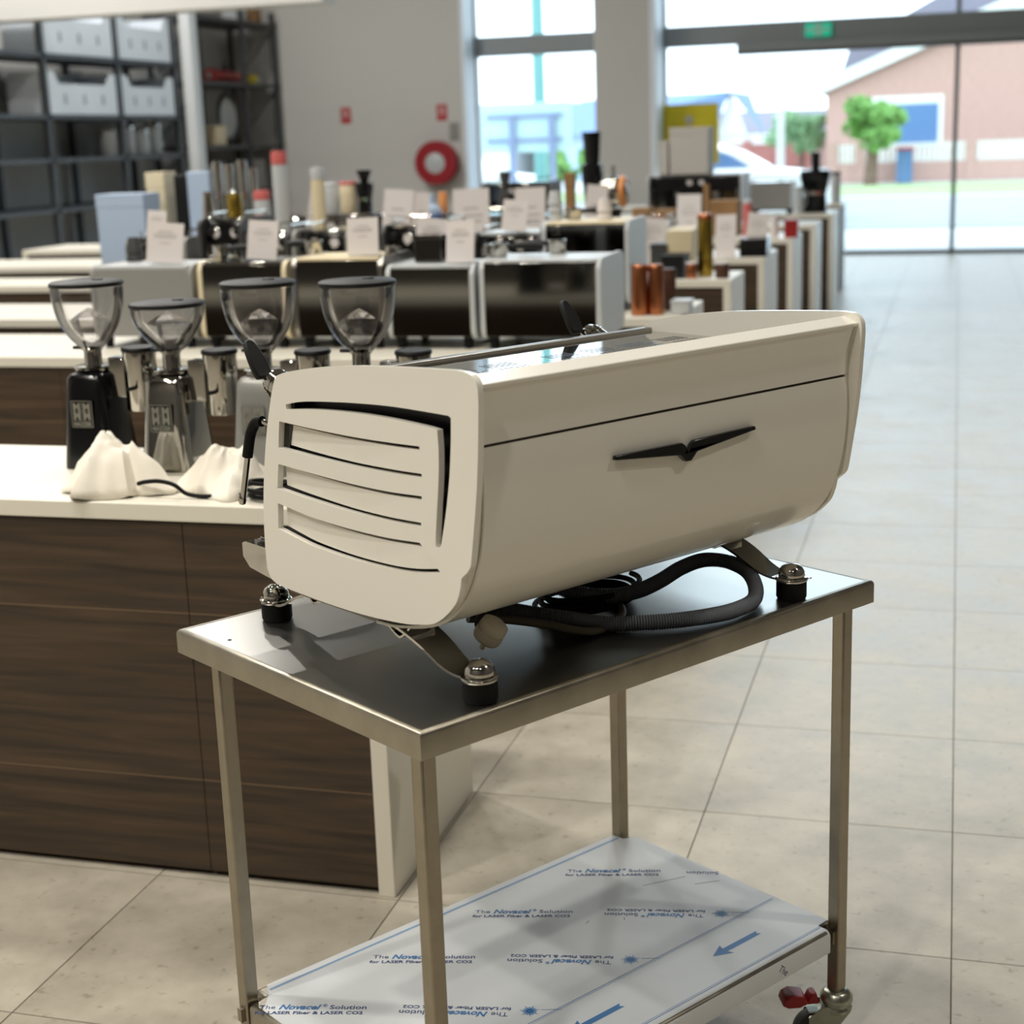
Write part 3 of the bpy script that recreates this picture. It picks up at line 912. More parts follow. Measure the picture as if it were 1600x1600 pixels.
# valve cap and pump pipe hanging below
cp = MB()
prof = [(0, .021), (.013, .021), (.0185, .018), (.0195, .008), (.0182, .0075), (.0182, .005), (.0198, .0045), (.0198, -.007), (.017, -.011), (0, -.011)]
cp.lathe(prof, n=18)
cp = cp.build('drain_cap', 'cap_white', mac, smooth=30)
cp.location = (.218, .112, .954); cp.rotation_euler = (R(28), R(20), 0); cp.scale = (1.12, 1.12, 1.12)
MB().cyl((.30, .20, .966), (.235, .14, .958), .017, .017, 20).build('pump_pipe', 'black_matte', mac, smooth=40)
MB().cyl((.213, .118, .945), (.211, .122, .930), .004, .004, 10).build('cap_pin', 'cap_white', mac, smooth=40)
MB().box(.25, .5, .2, .3, .955, .976).build('pump_box', 'black_matte', mac, bevel=.006)

# ---- hoses and cables lying under the machine
def tw(u, v, z):
    c, s = math.cos(TR_ROT), math.sin(TR_ROT)
    return (TR_LOC[0] + c * u - s * v, TR_LOC[1] + s * u + c * v, z)
hp = cr([tw(*q) for q in [(.27, .225, ZT + .062), (.33, .225, ZT + .052), (.385, .21, ZT + .035), (.43, .175, ZT + .024), (.478, .128, ZT + .0142), (.52, .09, ZT + .0142), (.567, .06, ZT + .0142), (.619, .039, ZT + .0142), (.667, .031, ZT + .0142),
      (.727, .043, ZT + .0142), (.775, .078, ZT + .02), (.80, .118, ZT + .035), (.797, .158, ZT + .045), (.765, .185, ZT + .05), (.715, .192, ZT + .045), (.655, .185, ZT + .036), (.60, .185, ZT + .03), (.55, .205, ZT + .028), (.5, .24, ZT + .04), (.47, .27, ZT + .06)]], 26)
rs = [.0122 + (.0009 if k % 2 else -.0009) for k in range(len(hp))]
tag(MB().tube(hp, .012, 14, rs=rs).build('corrugated_hose', 'hose_grey', smooth=70), 'thick grey corrugated drain hose looping under the white machine', 'hose')
bp_ = cr([tw(*q) for q in [(.25, .2, ZT + .06), (.3, .19, ZT + .05), (.36, .16, ZT + .035), (.41, .135, ZT + .018), (.45, .13, ZT + .008), (.5, .14, ZT + .0075), (.55, .17, ZT + .0075), (.58, .22, ZT + .0075), (.57, .28, ZT + .0075)]], 10)
tag(MB().tube(bp_, .0068, 10).build('braided_hose', 'hose_olive', smooth=60), 'thin olive water hose running beside the grey hose', 'hose')
ck = []
for k in range(4 * 36 + 1):
    a = 2 * math.pi * k / 36
    r = .078 + .008 * math.sin(1.7 * k / 36 + 1) + .004 * math.sin(5 * k / 36)
    ck.append(tw(.56 + r * math.cos(a) * 1.15, .262 + r * math.sin(a) * .8, ZT + .006 + .0085 * (k / 36) * .8))
tag(MB().tube(ck, .0048, 8).build('power_cable', 'black_rubber', smooth=60), 'black power cable coiled on the trolley below the machine', 'cable')

# ================================================================== GRINDERS AND WRAPPING ON THE NEAREST COUNTER
from mathutils import noise
CT = .9005
def superloop(hx, hy, z, n=28, e=3.4, cx=0, cy=0):
    out = []
    for k in range(n):
        a = 2 * math.pi * k / n
        c, s = math.cos(a), math.sin(a)
        out.append((cx + hx * math.copysign(abs(c) ** (2 / e), c), cy + hy * math.copysign(abs(s) ** (2 / e), s), z))
    return out
def loft(loops, cap=True):
    m = MB(); n = len(loops[0])
    vs = [p for l in loops for p in l]
    fs = []
    for i in range(len(loops) - 1):
        for k in range(n):
            fs.append((i * n + k, i * n + (k + 1) % n, (i + 1) * n + (k + 1) % n, (i + 1) * n + k))
    if cap:
        fs += [tuple(reversed(range(n))), tuple(range((len(loops) - 1) * n, len(loops) * n))]
    return m.add(vs, fs)
LETTERS = {}
def badge(t, z0, y, w=.058, h=.066, tone='badge'):
    b = MB().box(-w / 2, w / 2, y - .0025, y, z0, z0 + h).build('badge', tone, t)
    e = .0016
    fr = MB()
    for (a, c, d, f) in ((-w / 2, w / 2, z0, z0 + e), (-w / 2, w / 2, z0 + h - e, z0 + h), (-w / 2, -w / 2 + e, z0, z0 + h), (w / 2 - e, w / 2, z0, z0 + h),
                         (-.0006, .0006, z0 + .018, z0 + h - .004), (-w / 2 + .005, w / 2 - .005, z0 + .0385, z0 + .0397), (-w / 2 + .005, w / 2 - .005, z0 + .0155, z0 + .0165)):
        fr.box(a, c, y - .0035, y - .0024, d, f)
    fr.build('badge_frame', 'badge_line', b)
    if not LETTERS:
        LETTERS['m'] = text_mesh('badge_letter', 'M', .026, .0005, bold=.0012, align='CENTER')
        LETTERS['n'] = text_mesh('badge_lettering', 'MAZZER', .0125, .0005, bold=.0004, align='CENTER')
    for dx in (-.0135, .0135):
        for dz in (.0195, .0415):
            o = link('badge_letter', LETTERS['m'], 'badge_line', b)
            o.location = (dx, y - .003, z0 + dz); o.rotation_euler = (R(90), 0, 0)
    o = link('badge_lettering', LETTERS['n'], 'badge_line', b)
    o.location = (0, y - .003, z0 + .0042); o.rotation_euler = (R(90), 0, 0)
def grinder(label, x, y, body_m, tall, rz=0.0, z=CT, s=1.0, hop_m='hopper', detail=True, group='coffee grinders on the nearest counter'):
    t = thing('coffee_grinder', label, 'grinder', (x, y, z), rz, group)
    t.scale = (s, s, s)
    bl = [superloop(.068, .082, 0, e=6), superloop(.0675, .0815, .012, e=6), superloop(.060, .074, .10, e=6), superloop(.052, .066, .195, e=6), superloop(.050, .064, .222, e=5.5), superloop(.044, .056, .232, e=5), superloop(.034, .04, .236)]
    loft(bl).build('body', body_m, t, smooth=40)
    if detail:
        badge(t, .105, -.0738, tone='badge' if body_m == 'mirror_steel' else body_m)
    MB().box(.05, .155, -.05, .05, .0, .014).build('base_tray', body_m, t, bevel=.004)
    MB().lathe([(.02, .236), (.046, .238), (.048, .243), (.046, .248), (.024, .25)], n=30).build('top_flange', 'chrome', t, smooth=40)
    MB().lathe([(.022, .249), (.0215, .256), (.0215, .285), (.025, .287), (.025, .291), (.02, .292)], n=28).build('collar', 'chrome', t, smooth=40)
    d = MB().lathe([(0, .14), (.039, .14), (.0405, .145), (.041, .284), (0, .284)], (.129, -.002, 0), 30).build('doser', 'chrome', t, smooth=40)
    MB().lathe([(0, .296), (.041, .295), (.0435, .292), (.0435, .286), (.041, .285), (0, .285)], (.129, -.002, 0), 30).build('doser_lid', 'black_matte', d, smooth=40)
    MB().box(.05, .1, -.02, .02, .17, .27).build('doser_neck', 'chrome', t, bevel=.004)
    MB().tube([(.135, -.045, .2), (.135, -.062, .2), (.136, -.085, .202)], .005, 8).build('doser_lever', 'black_matte', d, smooth=40)
    if tall:
        hp_ = [(.027, .290), (.034, .298), (.052, .318), (.069, .345), (.080, .375), (.0865, .41), (.088, .44)]
        zl = .444; in_ = [(.024, .294), (.03, .31), (.038, .335), (.046, .358), (.046, .362), (.024, .378), (.002, .390)]
    else:
        hp_ = [(.027, .290), (.036, .297), (.055, .318), (.074, .345), (.084, .368), (.088, .394)]
        zl = .397; in_ = [(.024, .294), (.026, .33), (.028, .352), (.05, .356), (.05, .359), (.026, .374), (.002, .386)]
    hp_ = [(p.x, p.y) for p in cr([(a, b, 0) for a, b in hp_], 3)]
    hp_ += [(r - .0022, z_) for r, z_ in reversed(hp_)]
    h = MB().lathe(hp_, n=36).build('hopper', hop_m, t, smooth=50)
    MB().lathe(in_, n=7).build('hopper_insert', hop_m, h)
    MB().box(-.052, -.018, -.006, .006, .288, .296).build('hopper_gate', 'black_matte', h, bevel=.002)
    MB().lathe([(0, zl + .013), (.084, zl + .012), (.0895, zl + .009), (.0905, zl + .002), (.089, zl), (0, zl)], n=40).build('hopper_lid', 'black_matte', h, smooth=40)
    MB().lathe([(0, zl + .0165), (.013, zl + .0155), (.015, zl + .012)], (.02, .02, 0), 16).build('lid_tab', 'black_matte', h, smooth=40)
    return t
grinder('polished steel coffee grinder with a low clear hopper, behind the white wrapping', -1.812, 3.36, 'mirror_steel', False)
grinder('silver grey coffee grinder with a tall clear hopper, middle of the three', -1.572, 3.36, 'silver_paint', True)
grinder('coffee grinder with a tall clear hopper, partly hidden by the white espresso machine', -1.322, 3.36, 'mirror_steel', True)
grinder('black coffee grinder at the far left of the nearest counter', -2.048, 3.4, 'black_gloss', True)

def wrap(label, cx, cy, rx, ry, h, seed, lean=(0, 0), tails=()):
    """A crumpled sheet: plump folds in the middle, ragged edge resting on the counter."""
    n, m = 64, 22
    vs, fs = [], []
    for i in range(m + 1):
        t = (i + .02) / m
        for k in range(n):
            a = 2 * math.pi * k / n
            ca, sa = math.cos(a), math.sin(a)
            edge = 1 + .16 * math.sin(3 * a + seed) + .10 * math.sin(7 * a + seed * 2.3) + .05 * math.sin(13 * a + seed)
            for (ta, tl) in tails:
                edge += tl * max(0, math.cos(a - ta)) ** 7 * t ** 3
            r = t * edge
            x, y = rx * r * ca, ry * r * sa
            dome = max(0, 1 - t ** 2.2) ** .75
            q = Vector((x * 11 + seed * 3, y * 11 + seed, seed))
            big = noise.noise(q)
            crease = abs(noise.noise(q * 1.9 + Vector((5, 2, 1))))
            fine = abs(noise.noise(q * 4.3))
            z = h * dome * (.78 + .75 * big) - .045 * crease * dome - .014 * fine * (1 - t * .6)
            lift = .02 * max(0, noise.noise(Vector((ca * 2.2 + seed, sa * 2.2, seed * 1.7)))) * t ** 4
            sh = .018 * noise.noise_vector(q * 1.4)
            vs.append((cx + x + sh.x * dome + lean[0] * z, cy + y + sh.y * dome + lean[1] * z, CT + max(.0012, z + lift)))
    for i in range(m):
        for k in range(n):
            fs.append((i * n + k, i * n + (k + 1) % n, (i + 1) * n + (k + 1) % n, (i + 1) * n + k))
    fs.append(tuple(range(n)))
    o = MB().add(vs, fs).build('foam_wrap', 'tissue', smooth=38)
    s = o.modifiers.new('thickness', 'SOLIDIFY'); s.thickness = .001
    return tag(o, label, 'wrapping')
wrap('crumpled white foam wrap at the left end of the counter, below the steel grinder', -1.83, 3.105, .105, .085, .135, 1.3, (-.1, .1), ((.0, .15), (4.4, .2), (3.3, .4)))
wrap('crumpled white foam wrap lying next to the black cord coil', -1.585, 3.16, .092, .085, .135, 4.1, (.12, .15), ((3.3, .2), (4.9, .45), (.2, .5)))
ck = []
for k in range(5 * 30 + 1):
    a = 2 * math.pi * k / 30
    r = .052 + .012 * math.sin(2.1 * k / 30) + .006 * math.sin(7 * k / 30 + 1)
    ck.append((-1.43 + r * 1.15 * math.cos(a), 3.085 + r * .75 * math.sin(a), CT + .006 + .006 * (k / 30) * (1 + .2 * math.sin(a * .7))))
tag(MB().tube(ck, .005, 8).build('power_cable', 'black_rubber', smooth=60), 'coiled black power cord at the edge of the nearest white counter', 'cable')
p = cr([(-1.76, 3.06, CT + .03), (-1.735, 3.05, CT + .037), (-1.70, 3.048, CT + .04), (-1.665, 3.05, CT + .032), (-1.64, 3.055, CT + .012), (-1.61, 3.058, CT + .006), (-1.58, 3.06, CT + .006)], 6)
tag(MB().tube(p, .005, 8).build('power_cable', 'black_rubber', smooth=60), 'loose black cord end sticking out between the two white wraps', 'cable')

# ================================================================== GOODS ON THE FURTHER COUNTERS
# local axes: x right, y away from the viewer's side, z up; the machine's back faces -y
def rplate(w, h, r, n=5):
    out = []
    for (cx, cy, a0) in ((w / 2 - r, h - r, 0), (-w / 2 + r, h - r, 90), (-w / 2 + r, r, 180), (w / 2 - r, r, 270)):
        for k in range(n + 1):
            a = R(a0 + 90 * k / n)
            out.append((cx + r * math.cos(a), cy + r * math.sin(a)))
    return out
def coffee_machine(label, x0, x1, y, z0, z1, back='mirror_steel', side='light_grey', top='mirror_steel', d=.36, rail=True, front=False, group='espresso machines on the far counters'):
    """front=True turns the working side (groups, wands, gauges) towards the viewer; y is the near face either way."""
    w, h = x1 - x0, z1 - z0
    t = thing('espresso_machine', label, 'coffee machine', ((x0 + x1) / 2, y + (d if front else 0), z0), math.pi if front else 0, group)
    fh = .035
    MB().box(-w / 2 + .02, w / 2 - .02, .012, d * .5, fh + .02, h - .02).build('body', 'dark_grey', t, bevel=.008)
    MB().box(-w / 2 + .02, w / 2 - .02, d * .5, d * .82, h * .66, h - .02).build('head', back, t, bevel=.01)
    MB().box(-w / 2 + .018, w / 2 - .018, .004, .012, fh + .012, h - .014).build('back_panel', back, t, bevel=.002)
    MB().box(-w / 2 + .022, w / 2 - .022, d * .5, d * .51, fh + .06, h * .66).build('splash_plate', 'dark_mirror', t)
    for s in (-1, 1):
        pl = [(p[0] + d / 2, p[1] + fh) for p in rplate(d, h - fh, min(.045, d * .15))]
        a = s * (w / 2) - (.018 if s > 0 else 0)
        MB().prism(pl, a, a + .018, 'x').build('side_panel', side, t, smooth=40)
    MB().box(-w / 2 + .018, w / 2 - .018, .006, d * .8, h - .016, h - .002).build('top_tray', top, t, bevel=.003)
    if rail:
        zt = h + .022
        p = [(-w / 2 + .03, d * .7, zt), (-w / 2 + .03, .02, zt), (w / 2 - .03, .02, zt), (w / 2 - .03, d * .7, zt)]
        q = MB().tube(p, .004, 8)
        for (a, b, c) in p: q.cyl((a, b, h - .004), (a, b, c), .0035, n=8)
        q.build('cup_rail', 'chrome', t, smooth=40)
    MB().box(-w / 2 + .02, w / 2 - .02, d * .52, d * .98, fh, fh + .05).build('drip_tray', 'chrome', t, bevel=.004)
    MB().box(-w / 2 + .035, w / 2 - .035, d * .54, d * .95, fh + .0502, fh + .052).build('drip_grate', 'black_matte', t)
    for gx in ((-w * .2, w * .2) if w > .42 else (0,)):
        g = MB().lathe([(0, h * .67), (.032, h * .67), (.034, h * .56), (.028, h * .52), (0, h * .52)], (gx, d * .72, 0), 18).build('group_head', 'chrome', t, smooth=40)
        MB().lathe([(0, h * .52), (.031, h * .52), (.03, h * .47), (.012, h * .43), (0, h * .43)], (gx, d * .72, 0), 18).build('portafilter', 'chrome', g, smooth=40)
        MB().tube([(gx, d * .72 + .03, h * .5), (gx + .01, d * .72 + .09, h * .49), (gx + .016, d * .72 + .15, h * .47)], .012, 10).build('portafilter_handle', 'black_matte', g, smooth=40)
    if front:
        for s in (-1, 1):
            xw = s * (w / 2 - .045)
            wd = MB().tube(cr([(xw, d * .8, h * .74), (xw, d * .95, h * .7), (xw + s * .006, d * .98, h * .5), (xw + s * .02, d * 1.0, h * .25)], 4), .005, 8).build('steam_wand', 'chrome', t, smooth=40)
            MB().lathe([(0, .0), (.02, .0), (.022, .012), (.018, .03), (0, .032)], (xw, d * .82, h * .86), 16, 'y').build('steam_knob', 'black_matte', t, smooth=40)
        for gx in (-.05, .05):
            gg = MB().lathe([(0, .0), (.026, .0), (.027, .008), (.022, .01)], (gx, d * .82, h * .84), 20, 'y').build('gauge_ring', 'chrome', t, smooth=40)
            MB().lathe([(0, .009), (.021, .009)], (gx, d * .82, h * .84), 20, 'y').build('gauge_face', 'paper', gg)
    for sx in (-1, 1):
        for yy in (.04, d - .05):
            MB().cyl((sx * (w / 2 - .04), yy, 0), (sx * (w / 2 - .04), yy, fh + .01), .016, .02, 14).build('foot', 'black_rubber', t, smooth=40)
    return t
def portafilter(label, x, y, z, rz, group='loose portafilters on machine tops'):
    t = thing('portafilter', label, 'portafilter', (x, y, z), rz, group)
    MB().lathe([(0, 0), (.026, 0), (.032, .01), (.034, .045), (.036, .047), (.034, .05), (.03, .05), (.028, .012), (0, .01)], n=20).build('basket', 'chrome', t, smooth=40)
    MB().tube([(.03, 0, .036), (.07, 0, .038), (.12, 0, .036), (.165, 0, .03)], .012, 10, rs=[.008, .012, .015, .012]).build('handle', 'black_matte', t, smooth=40)
    MB().tube([(0, 0, .004), (-.03, 0, .006), (-.045, .012, .004)], .006, 8).build('spout', 'chrome', t, smooth=40)
    return t
def cups(label, x, y, z, n, m='paper', r=.035):
    t = thing('cup_stack', label, 'cups', (x, y, z), 0, 'stacked cups on machine tops')
    for k in range(n):
        MB().lathe([(r * .6, .055), (r * .62, .06), (r, .004), (r, 0), (r * .93, 0), (r * .56, .054), (0, .054)], (0, 0, k * .034), 18).build('cup', m, t, smooth=50)
    return t
CARDS = {}
def card(label, x0, x1, y, z0, z1, lean=.16, m='paper', yaw=0.0, tilt=0.0, group='paper price cards among the machines'):
    w, h = x1 - x0, z1 - z0
    t = thing('price_card', label, 'sign', ((x0 + x1) / 2, y, z0 + abs(tilt) * w * .3), yaw, group)
    t.rotation_euler = (0, -tilt, yaw)
    MB().strip([(0, 0, .002), (0, lean * h, h)], w, .003, (1, 0, 0)).build('sheet', m, t)
    MB().box(-w * .48, w * .48, -.004, .05, 0, .003).build('stand_foot', 'light_grey', t)
    for k, (a, b) in enumerate(((.78, .42), (.70, .66), (.64, .6), (.5, .3))):
        zz = h * a
        MB().strip([(0, lean * zz - .0022, zz), (0, lean * (zz + h * .012) - .0022, zz + h * .012)], w * b, .0008, (1, 0, 0)).build('printed_line', 'grey_paint', t)
    return t
def carton(label, x0, x1, y, z0, z1, m='carton', d=None, cat='box', name='carton', group=None, flaps=True):
    w, h = x1 - x0, z1 - z0
    d = d or w * .8
    t = thing(name, label, cat, ((x0 + x1) / 2, y, z0), 0, group)
    MB().box(-w / 2, w / 2, 0, d, 0, h).build('body', m, t, bevel=min(.006, w * .06))
    if flaps:
        MB().box(-w / 2 - .002, w / 2 + .002, -.002, d + .002, h * .86, h + .002).build('lid', m, t, bevel=.002)
    return t
def canister(label, x0, x1, y, z0, z1, m, lid, cat='canister', name='canister', taper=1.0, group=None, knob=True):
    r, h = (x1 - x0) / 2, z1 - z0
    t = thing(name, label, cat, ((x0 + x1) / 2, y + r, z0), 0, group)
    MB().lathe([(0, 0), (r * taper * .96, 0), (r * taper, .006), (r, h * .88), (r * .97, h * .9), (0, h * .9)], n=26).build('body', m, t, smooth=40)
    MB().lathe([(0, h * .9), (r * 1.03, h * .9), (r * 1.03, h * .97), (r * .9, h), (0, h)], n=26).build('lid', lid, t, smooth=40)
    if knob:
        MB().lathe([(0, h), (r * .16, h), (r * .22, h + r * .2), (0, h + r * .26)], n=14).build('knob', lid, t, smooth=40)
    return t
def jug(label, x0, x1, y, z0, z1, m='chrome', group='steel milk jugs on the counters'):
    r, h = (x1 - x0) / 2, z1 - z0
    t = thing('milk_jug', label, 'jug', ((x0 + x1) / 2, y + r, z0), 0, group)
    MB().lathe([(0, 0), (r, 0), (r * 1.02, h * .1), (r * .98, h * .4), (r * .76, h * .75), (r * .82, h), (r * .78, h), (r * .72, h * .76), (r * .9, h * .4), (0, h * .06)], n=24).build('body', m, t, smooth=50)
    MB().tube(cr([(r * .78, 0, h * .85), (r * 1.35, 0, h * .8), (r * 1.4, 0, h * .4), (r * .98, 0, h * .25)], 5), r * .09, 8).build('handle', m, t, smooth=50)
    MB().prism([(-r * .3, 0), (r * .3, 0), (0, -r * .5)], h * .92, h * 1.0, 'z').build('spout', m, t)
    return t
def tall_grinder(label, x0, x1, y, z0, z1, m, neck=(.2, .45), group='dark grinders on the far counters'):
    w, h = x1 - x0, z1 - z0
    t = thing('coffee_grinder', label, 'grinder', ((x0 + x1) / 2, y + w / 2, z0), 0, group)
    r = w / 2
    loft([superloop(r * .78, r * .85, 0), superloop(r * .78, r * .85, h * .05), superloop(r * .7, r * .8, h * .3), superloop(r * .9, r * .95, h * .5), superloop(r, r, h * .6), superloop(r * .98, r * .98, h * .7), superloop(r * .5, r * .5, h * .72)]).build('body', m, t, smooth=40)
    MB().lathe([(0, h * .71), (r * neck[0] * 2, h * .71), (r * neck[1] * 2, h * .96), (0, h * .96)], n=20).build('hopper', m, t, smooth=40)
    MB().lathe([(0, h * .96), (r * neck[1] * 2.1, h * .96), (r * neck[1] * 2.1, h), (0, h)], n=20).build('hopper_lid', m, t, smooth=40)
    MB().box(-r * .5, r * .5, -r * 1.3, -r * .6, h * .3, h * .36).build('portafilter_fork', 'chrome', t)
    return t

# placed goods: label, x from, x to, y, base height, top height
coffee_machine('grey boxy espresso machine at the left, price card leaning on top', -3.295, -2.851, 5.500, 0.9005, 1.226, 'grey_paint', 'grey_paint', 'light_grey', rail=False)
coffee_machine('slim steel espresso machine behind the middle grinder', -2.825, -2.454, 5.500, 0.9005, 1.236, 'dark_mirror', 'cream', 'mirror_steel', rail=False)
coffee_machine('steel espresso machine with a pale top, behind the third grinder hopper', -2.429, -2.062, 5.500, 0.9005, 1.248, 'dark_mirror', 'rail_steel', 'cream', rail=False)
coffee_machine('espresso machine with white side frames and a mirror back panel', -2.051, -1.705, 5.500, 0.9005, 1.215, 'dark_mirror', 'light_grey', 'light_grey', rail=False)
coffee_machine('wide chrome-topped espresso machine with a broad white right side', -1.684, -1.227, 5.500, 0.9005, 1.231, 'dark_mirror', 'light_grey', 'light_grey', rail=False, d=.42)
card('blank price card on the grey boxy machine at the left', -3.070, -2.917, 5.560, 1.2258, 1.381, tilt=-0.06, yaw=0.05)
card('price card standing on the slim steel machine', -2.641, -2.512, 5.560, 1.2356, 1.383, tilt=-0.06, yaw=-0.07)
card('price card standing on the machine with the pale top', -2.220, -2.094, 5.560, 1.2477, 1.387, tilt=0.03, yaw=-0.01)
card('price card at the right of the white-framed machine top', -1.834, -1.714, 5.560, 1.2150, 1.368, tilt=0.03, yaw=-0.22)
carton('small grey steel tray set on the white-framed machine', -1.976, -1.864, 5.620, 1.2150, 1.315, 'dark_mirror', .1, 'tray', 'steel_tray')
card('price card at the left of the white-framed machine top', -2.018, -1.901, 5.750, 1.2150, 1.368, tilt=-0.12, yaw=0.20)
jug('chrome milk jug lying near the wide chrome-topped machine', -1.738, -1.692, 5.700, 1.2310, 1.273)
jug('chrome milk jug between the pale-topped and the white-framed machine', -2.094, -2.043, 5.600, 1.2477, 1.278)
coffee_machine('dark espresso machine with a tall white right side, left of the copper canisters', -1.769, -1.377, 6.750, 0.9005, 1.295, 'dark_mirror', 'light_grey', 'cream', rail=False, d=.42)
coffee_machine('dark espresso machine half hidden behind the wide chrome-topped one', -2.095, -1.771, 6.750, 0.9005, 1.251, 'dark_mirror', 'dark_grey', 'light_grey', front=True)
coffee_machine('black espresso machine with a steel top tray, third counter row', -2.972, -2.686, 6.750, 0.9005, 1.278, 'black_gloss', 'grey_paint', 'mirror_steel', front=True)
coffee_machine('small black espresso machine with brass fittings, third counter row', -3.449, -3.218, 6.750, 0.9005, 1.340, 'black_gloss', 'dark_grey', 'mirror_steel', front=True)
coffee_machine('steel espresso machine at the left of the third counter row', -3.836, -3.517, 6.750, 0.9005, 1.256, 'mirror_steel', 'grey_paint', 'mirror_steel', front=True)
coffee_machine('black espresso machine below the pair of white cards, third row', -2.531, -2.206, 6.750, 0.9005, 1.293, 'black_gloss', 'dark_grey', 'mirror_steel', front=True)
coffee_machine('low steel espresso machine beside the card on the slim one, third row', -3.207, -2.989, 6.750, 0.9005, 1.276, 'mirror_steel', 'dark_grey', 'mirror_steel', front=True)
card('pinkish price card on the dark machine behind the chrome-topped one', -1.976, -1.856, 6.810, 1.2513, 1.388, tilt=-0.09, yaw=-0.12)
card('upper price card behind the grey boxy machine', -3.754, -3.645, 6.810, 1.2561, 1.379, tilt=-0.06, yaw=-0.15)
jug('shiny steel jug on the small black machine', -3.475, -3.418, 6.850, 1.3397, 1.462)
canister('brass-toned canister on the small black machine', -3.348, -3.275, 6.850, 1.3397, 1.459, 'brass', 'chrome')
canister('front copper canister beside the dark machine', -1.339, -1.270, 6.580, 0.9005, 1.117, 'copper', 'copper', taper=1.08, knob=False)
canister('second copper canister, right of the front one', -1.270, -1.204, 6.600, 0.9005, 1.115, 'copper', 'copper', taper=1.08, knob=False)
canister('dark brown canister right of the copper pair', -1.240, -1.181, 6.780, 0.9005, 1.082, 'brown', 'brown', taper=1.1, knob=False)
carton('small white plastic tub at the end of the third row', -1.171, -1.087, 6.620, 0.9005, 0.959, 'light_grey', .1, 'tub', 'plastic_tub')
carton('black boxy appliance right of the copper canisters', -1.517, -1.396, 8.300, 0.9005, 1.021, 'black_matte', .22, 'appliance', 'boxy_appliance')
carton('smaller black appliance behind the boxy black one', -1.625, -1.539, 8.560, 0.9005, 1.065, 'dark_grey', .14, 'appliance', 'boxy_appliance')
canister('tall slim brass tube with a copper cap on the fourth counter row', -1.342, -1.259, 8.400, 0.9005, 1.234, 'brass', 'copper', knob=False)
canister('small white lidded cup left of the brass tube foot', -1.386, -1.324, 8.280, 0.9005, 0.987, 'copper', 'paper', knob=False)
canister('small white lidded pot right of the brass tube foot', -1.229, -1.154, 8.280, 0.9005, 0.985, 'brown', 'paper', knob=False)
carton('white upright appliance left of the brass tube', -1.538, -1.396, 8.600, 0.9005, 1.137, 'cream', .12, 'appliance', 'white_appliance')
card('pale card behind the smaller black appliance', -1.758, -1.657, 8.620, 0.9005, 1.182, tilt=-0.09, yaw=0.02)
card('wide grey price card below the red hose reel', -2.672, -2.463, 8.260, 0.9005, 1.398, tilt=0.03, yaw=-0.01)
card('grey price card left of the blue-white ball', -3.128, -2.944, 8.260, 0.9005, 1.402, tilt=-0.06, yaw=-0.13)
card('narrow grey price card right next to the blue-white ball', -2.926, -2.836, 8.260, 0.9005, 1.384, tilt=-0.06, yaw=0.18)
card('lilac price card in front of the first window', -2.321, -2.146, 8.260, 0.9005, 1.396, tilt=0.03, yaw=-0.06)
card('tall grey price card below the black column grinder', -1.975, -1.859, 8.260, 0.9005, 1.399, tilt=-0.12, yaw=0.09)
card('small price card under the far shelf rack', -3.606, -3.516, 8.260, 0.9005, 1.418, tilt=-0.12, yaw=-0.17)
coffee_machine('black espresso machine behind the price cards, fourth row', -3.219, -2.775, 8.500, 0.9005, 1.259, 'black_gloss', 'dark_grey', 'mirror_steel', rail=False, front=True)
coffee_machine('steel espresso machine in the fourth row below the first window', -2.764, -2.435, 8.500, 0.9005, 1.244, 'mirror_steel', 'light_grey', 'mirror_steel', front=True)
coffee_machine('grey espresso machine under the lilac card, fourth row', -2.417, -2.102, 8.500, 0.9005, 1.237, 'dark_mirror', 'grey_paint', 'mirror_steel', front=True)
coffee_machine('espresso machine with steel front at the left of the fourth row', -3.879, -3.239, 8.500, 0.9005, 1.266, 'mirror_steel', 'black_gloss', 'mirror_steel', rail=False, front=True)
canister('cream canister with a red lid left of the small black grinder', -3.469, -3.369, 8.580, 1.2669, 1.449, 'cream', 'pink', knob=False)
canister('white canister beside the cream one', -3.565, -3.481, 8.580, 1.2669, 1.444, 'light_grey', 'light_grey')
tall_grinder('small black grinder beside the cream canister', -3.357, -3.259, 8.560, 1.2669, 1.512, 'black_gloss')
canister('orange jar right below the red hose reel', -2.863, -2.813, 8.600, 1.2595, 1.376, 'orange', 'orange', knob=False)
canister('slim white jar with a red lid on the left, fourth row', -3.908, -3.816, 8.350, 0.9005, 1.418, 'light_grey', 'pink', knob=False)
carton('brown carton left of the black column grinder', -2.064, -2.011, 8.400, 0.9005, 1.465, 'wood_box')
carton('pale blue plastic bin at the left edge, fourth row', -4.837, -4.530, 8.220, 0.9005, 1.421, 'pale_blue', .2, 'bin', 'plastic_bin')
carton('cream carton standing upright at the left, fourth row', -4.655, -4.536, 8.500, 0.9005, 1.534, 'cream', .15)
carton('black upright box between cream carton and blue panel', -4.471, -4.387, 8.500, 0.9005, 1.514, 'black_matte', .15, 'box', 'upright_box', flaps=False)
carton('blue-grey display panel left of the steel jugs', -4.385, -4.244, 8.500, 0.9005, 1.533, 'pale_blue', .04, 'board', 'standing_board', flaps=False)
canister('leftmost of four slim steel shakers before the shelf rack', -4.222, -4.169, 8.500, 0.9005, 1.589, 'chrome', 'chrome', knob=False)
canister('second of four slim steel shakers before the shelf rack', -4.141, -4.092, 8.500, 0.9005, 1.572, 'chrome', 'chrome', knob=False)
canister('third of four slim steel shakers before the shelf rack', -4.066, -4.009, 8.500, 0.9005, 1.592, 'chrome', 'chrome', knob=False)
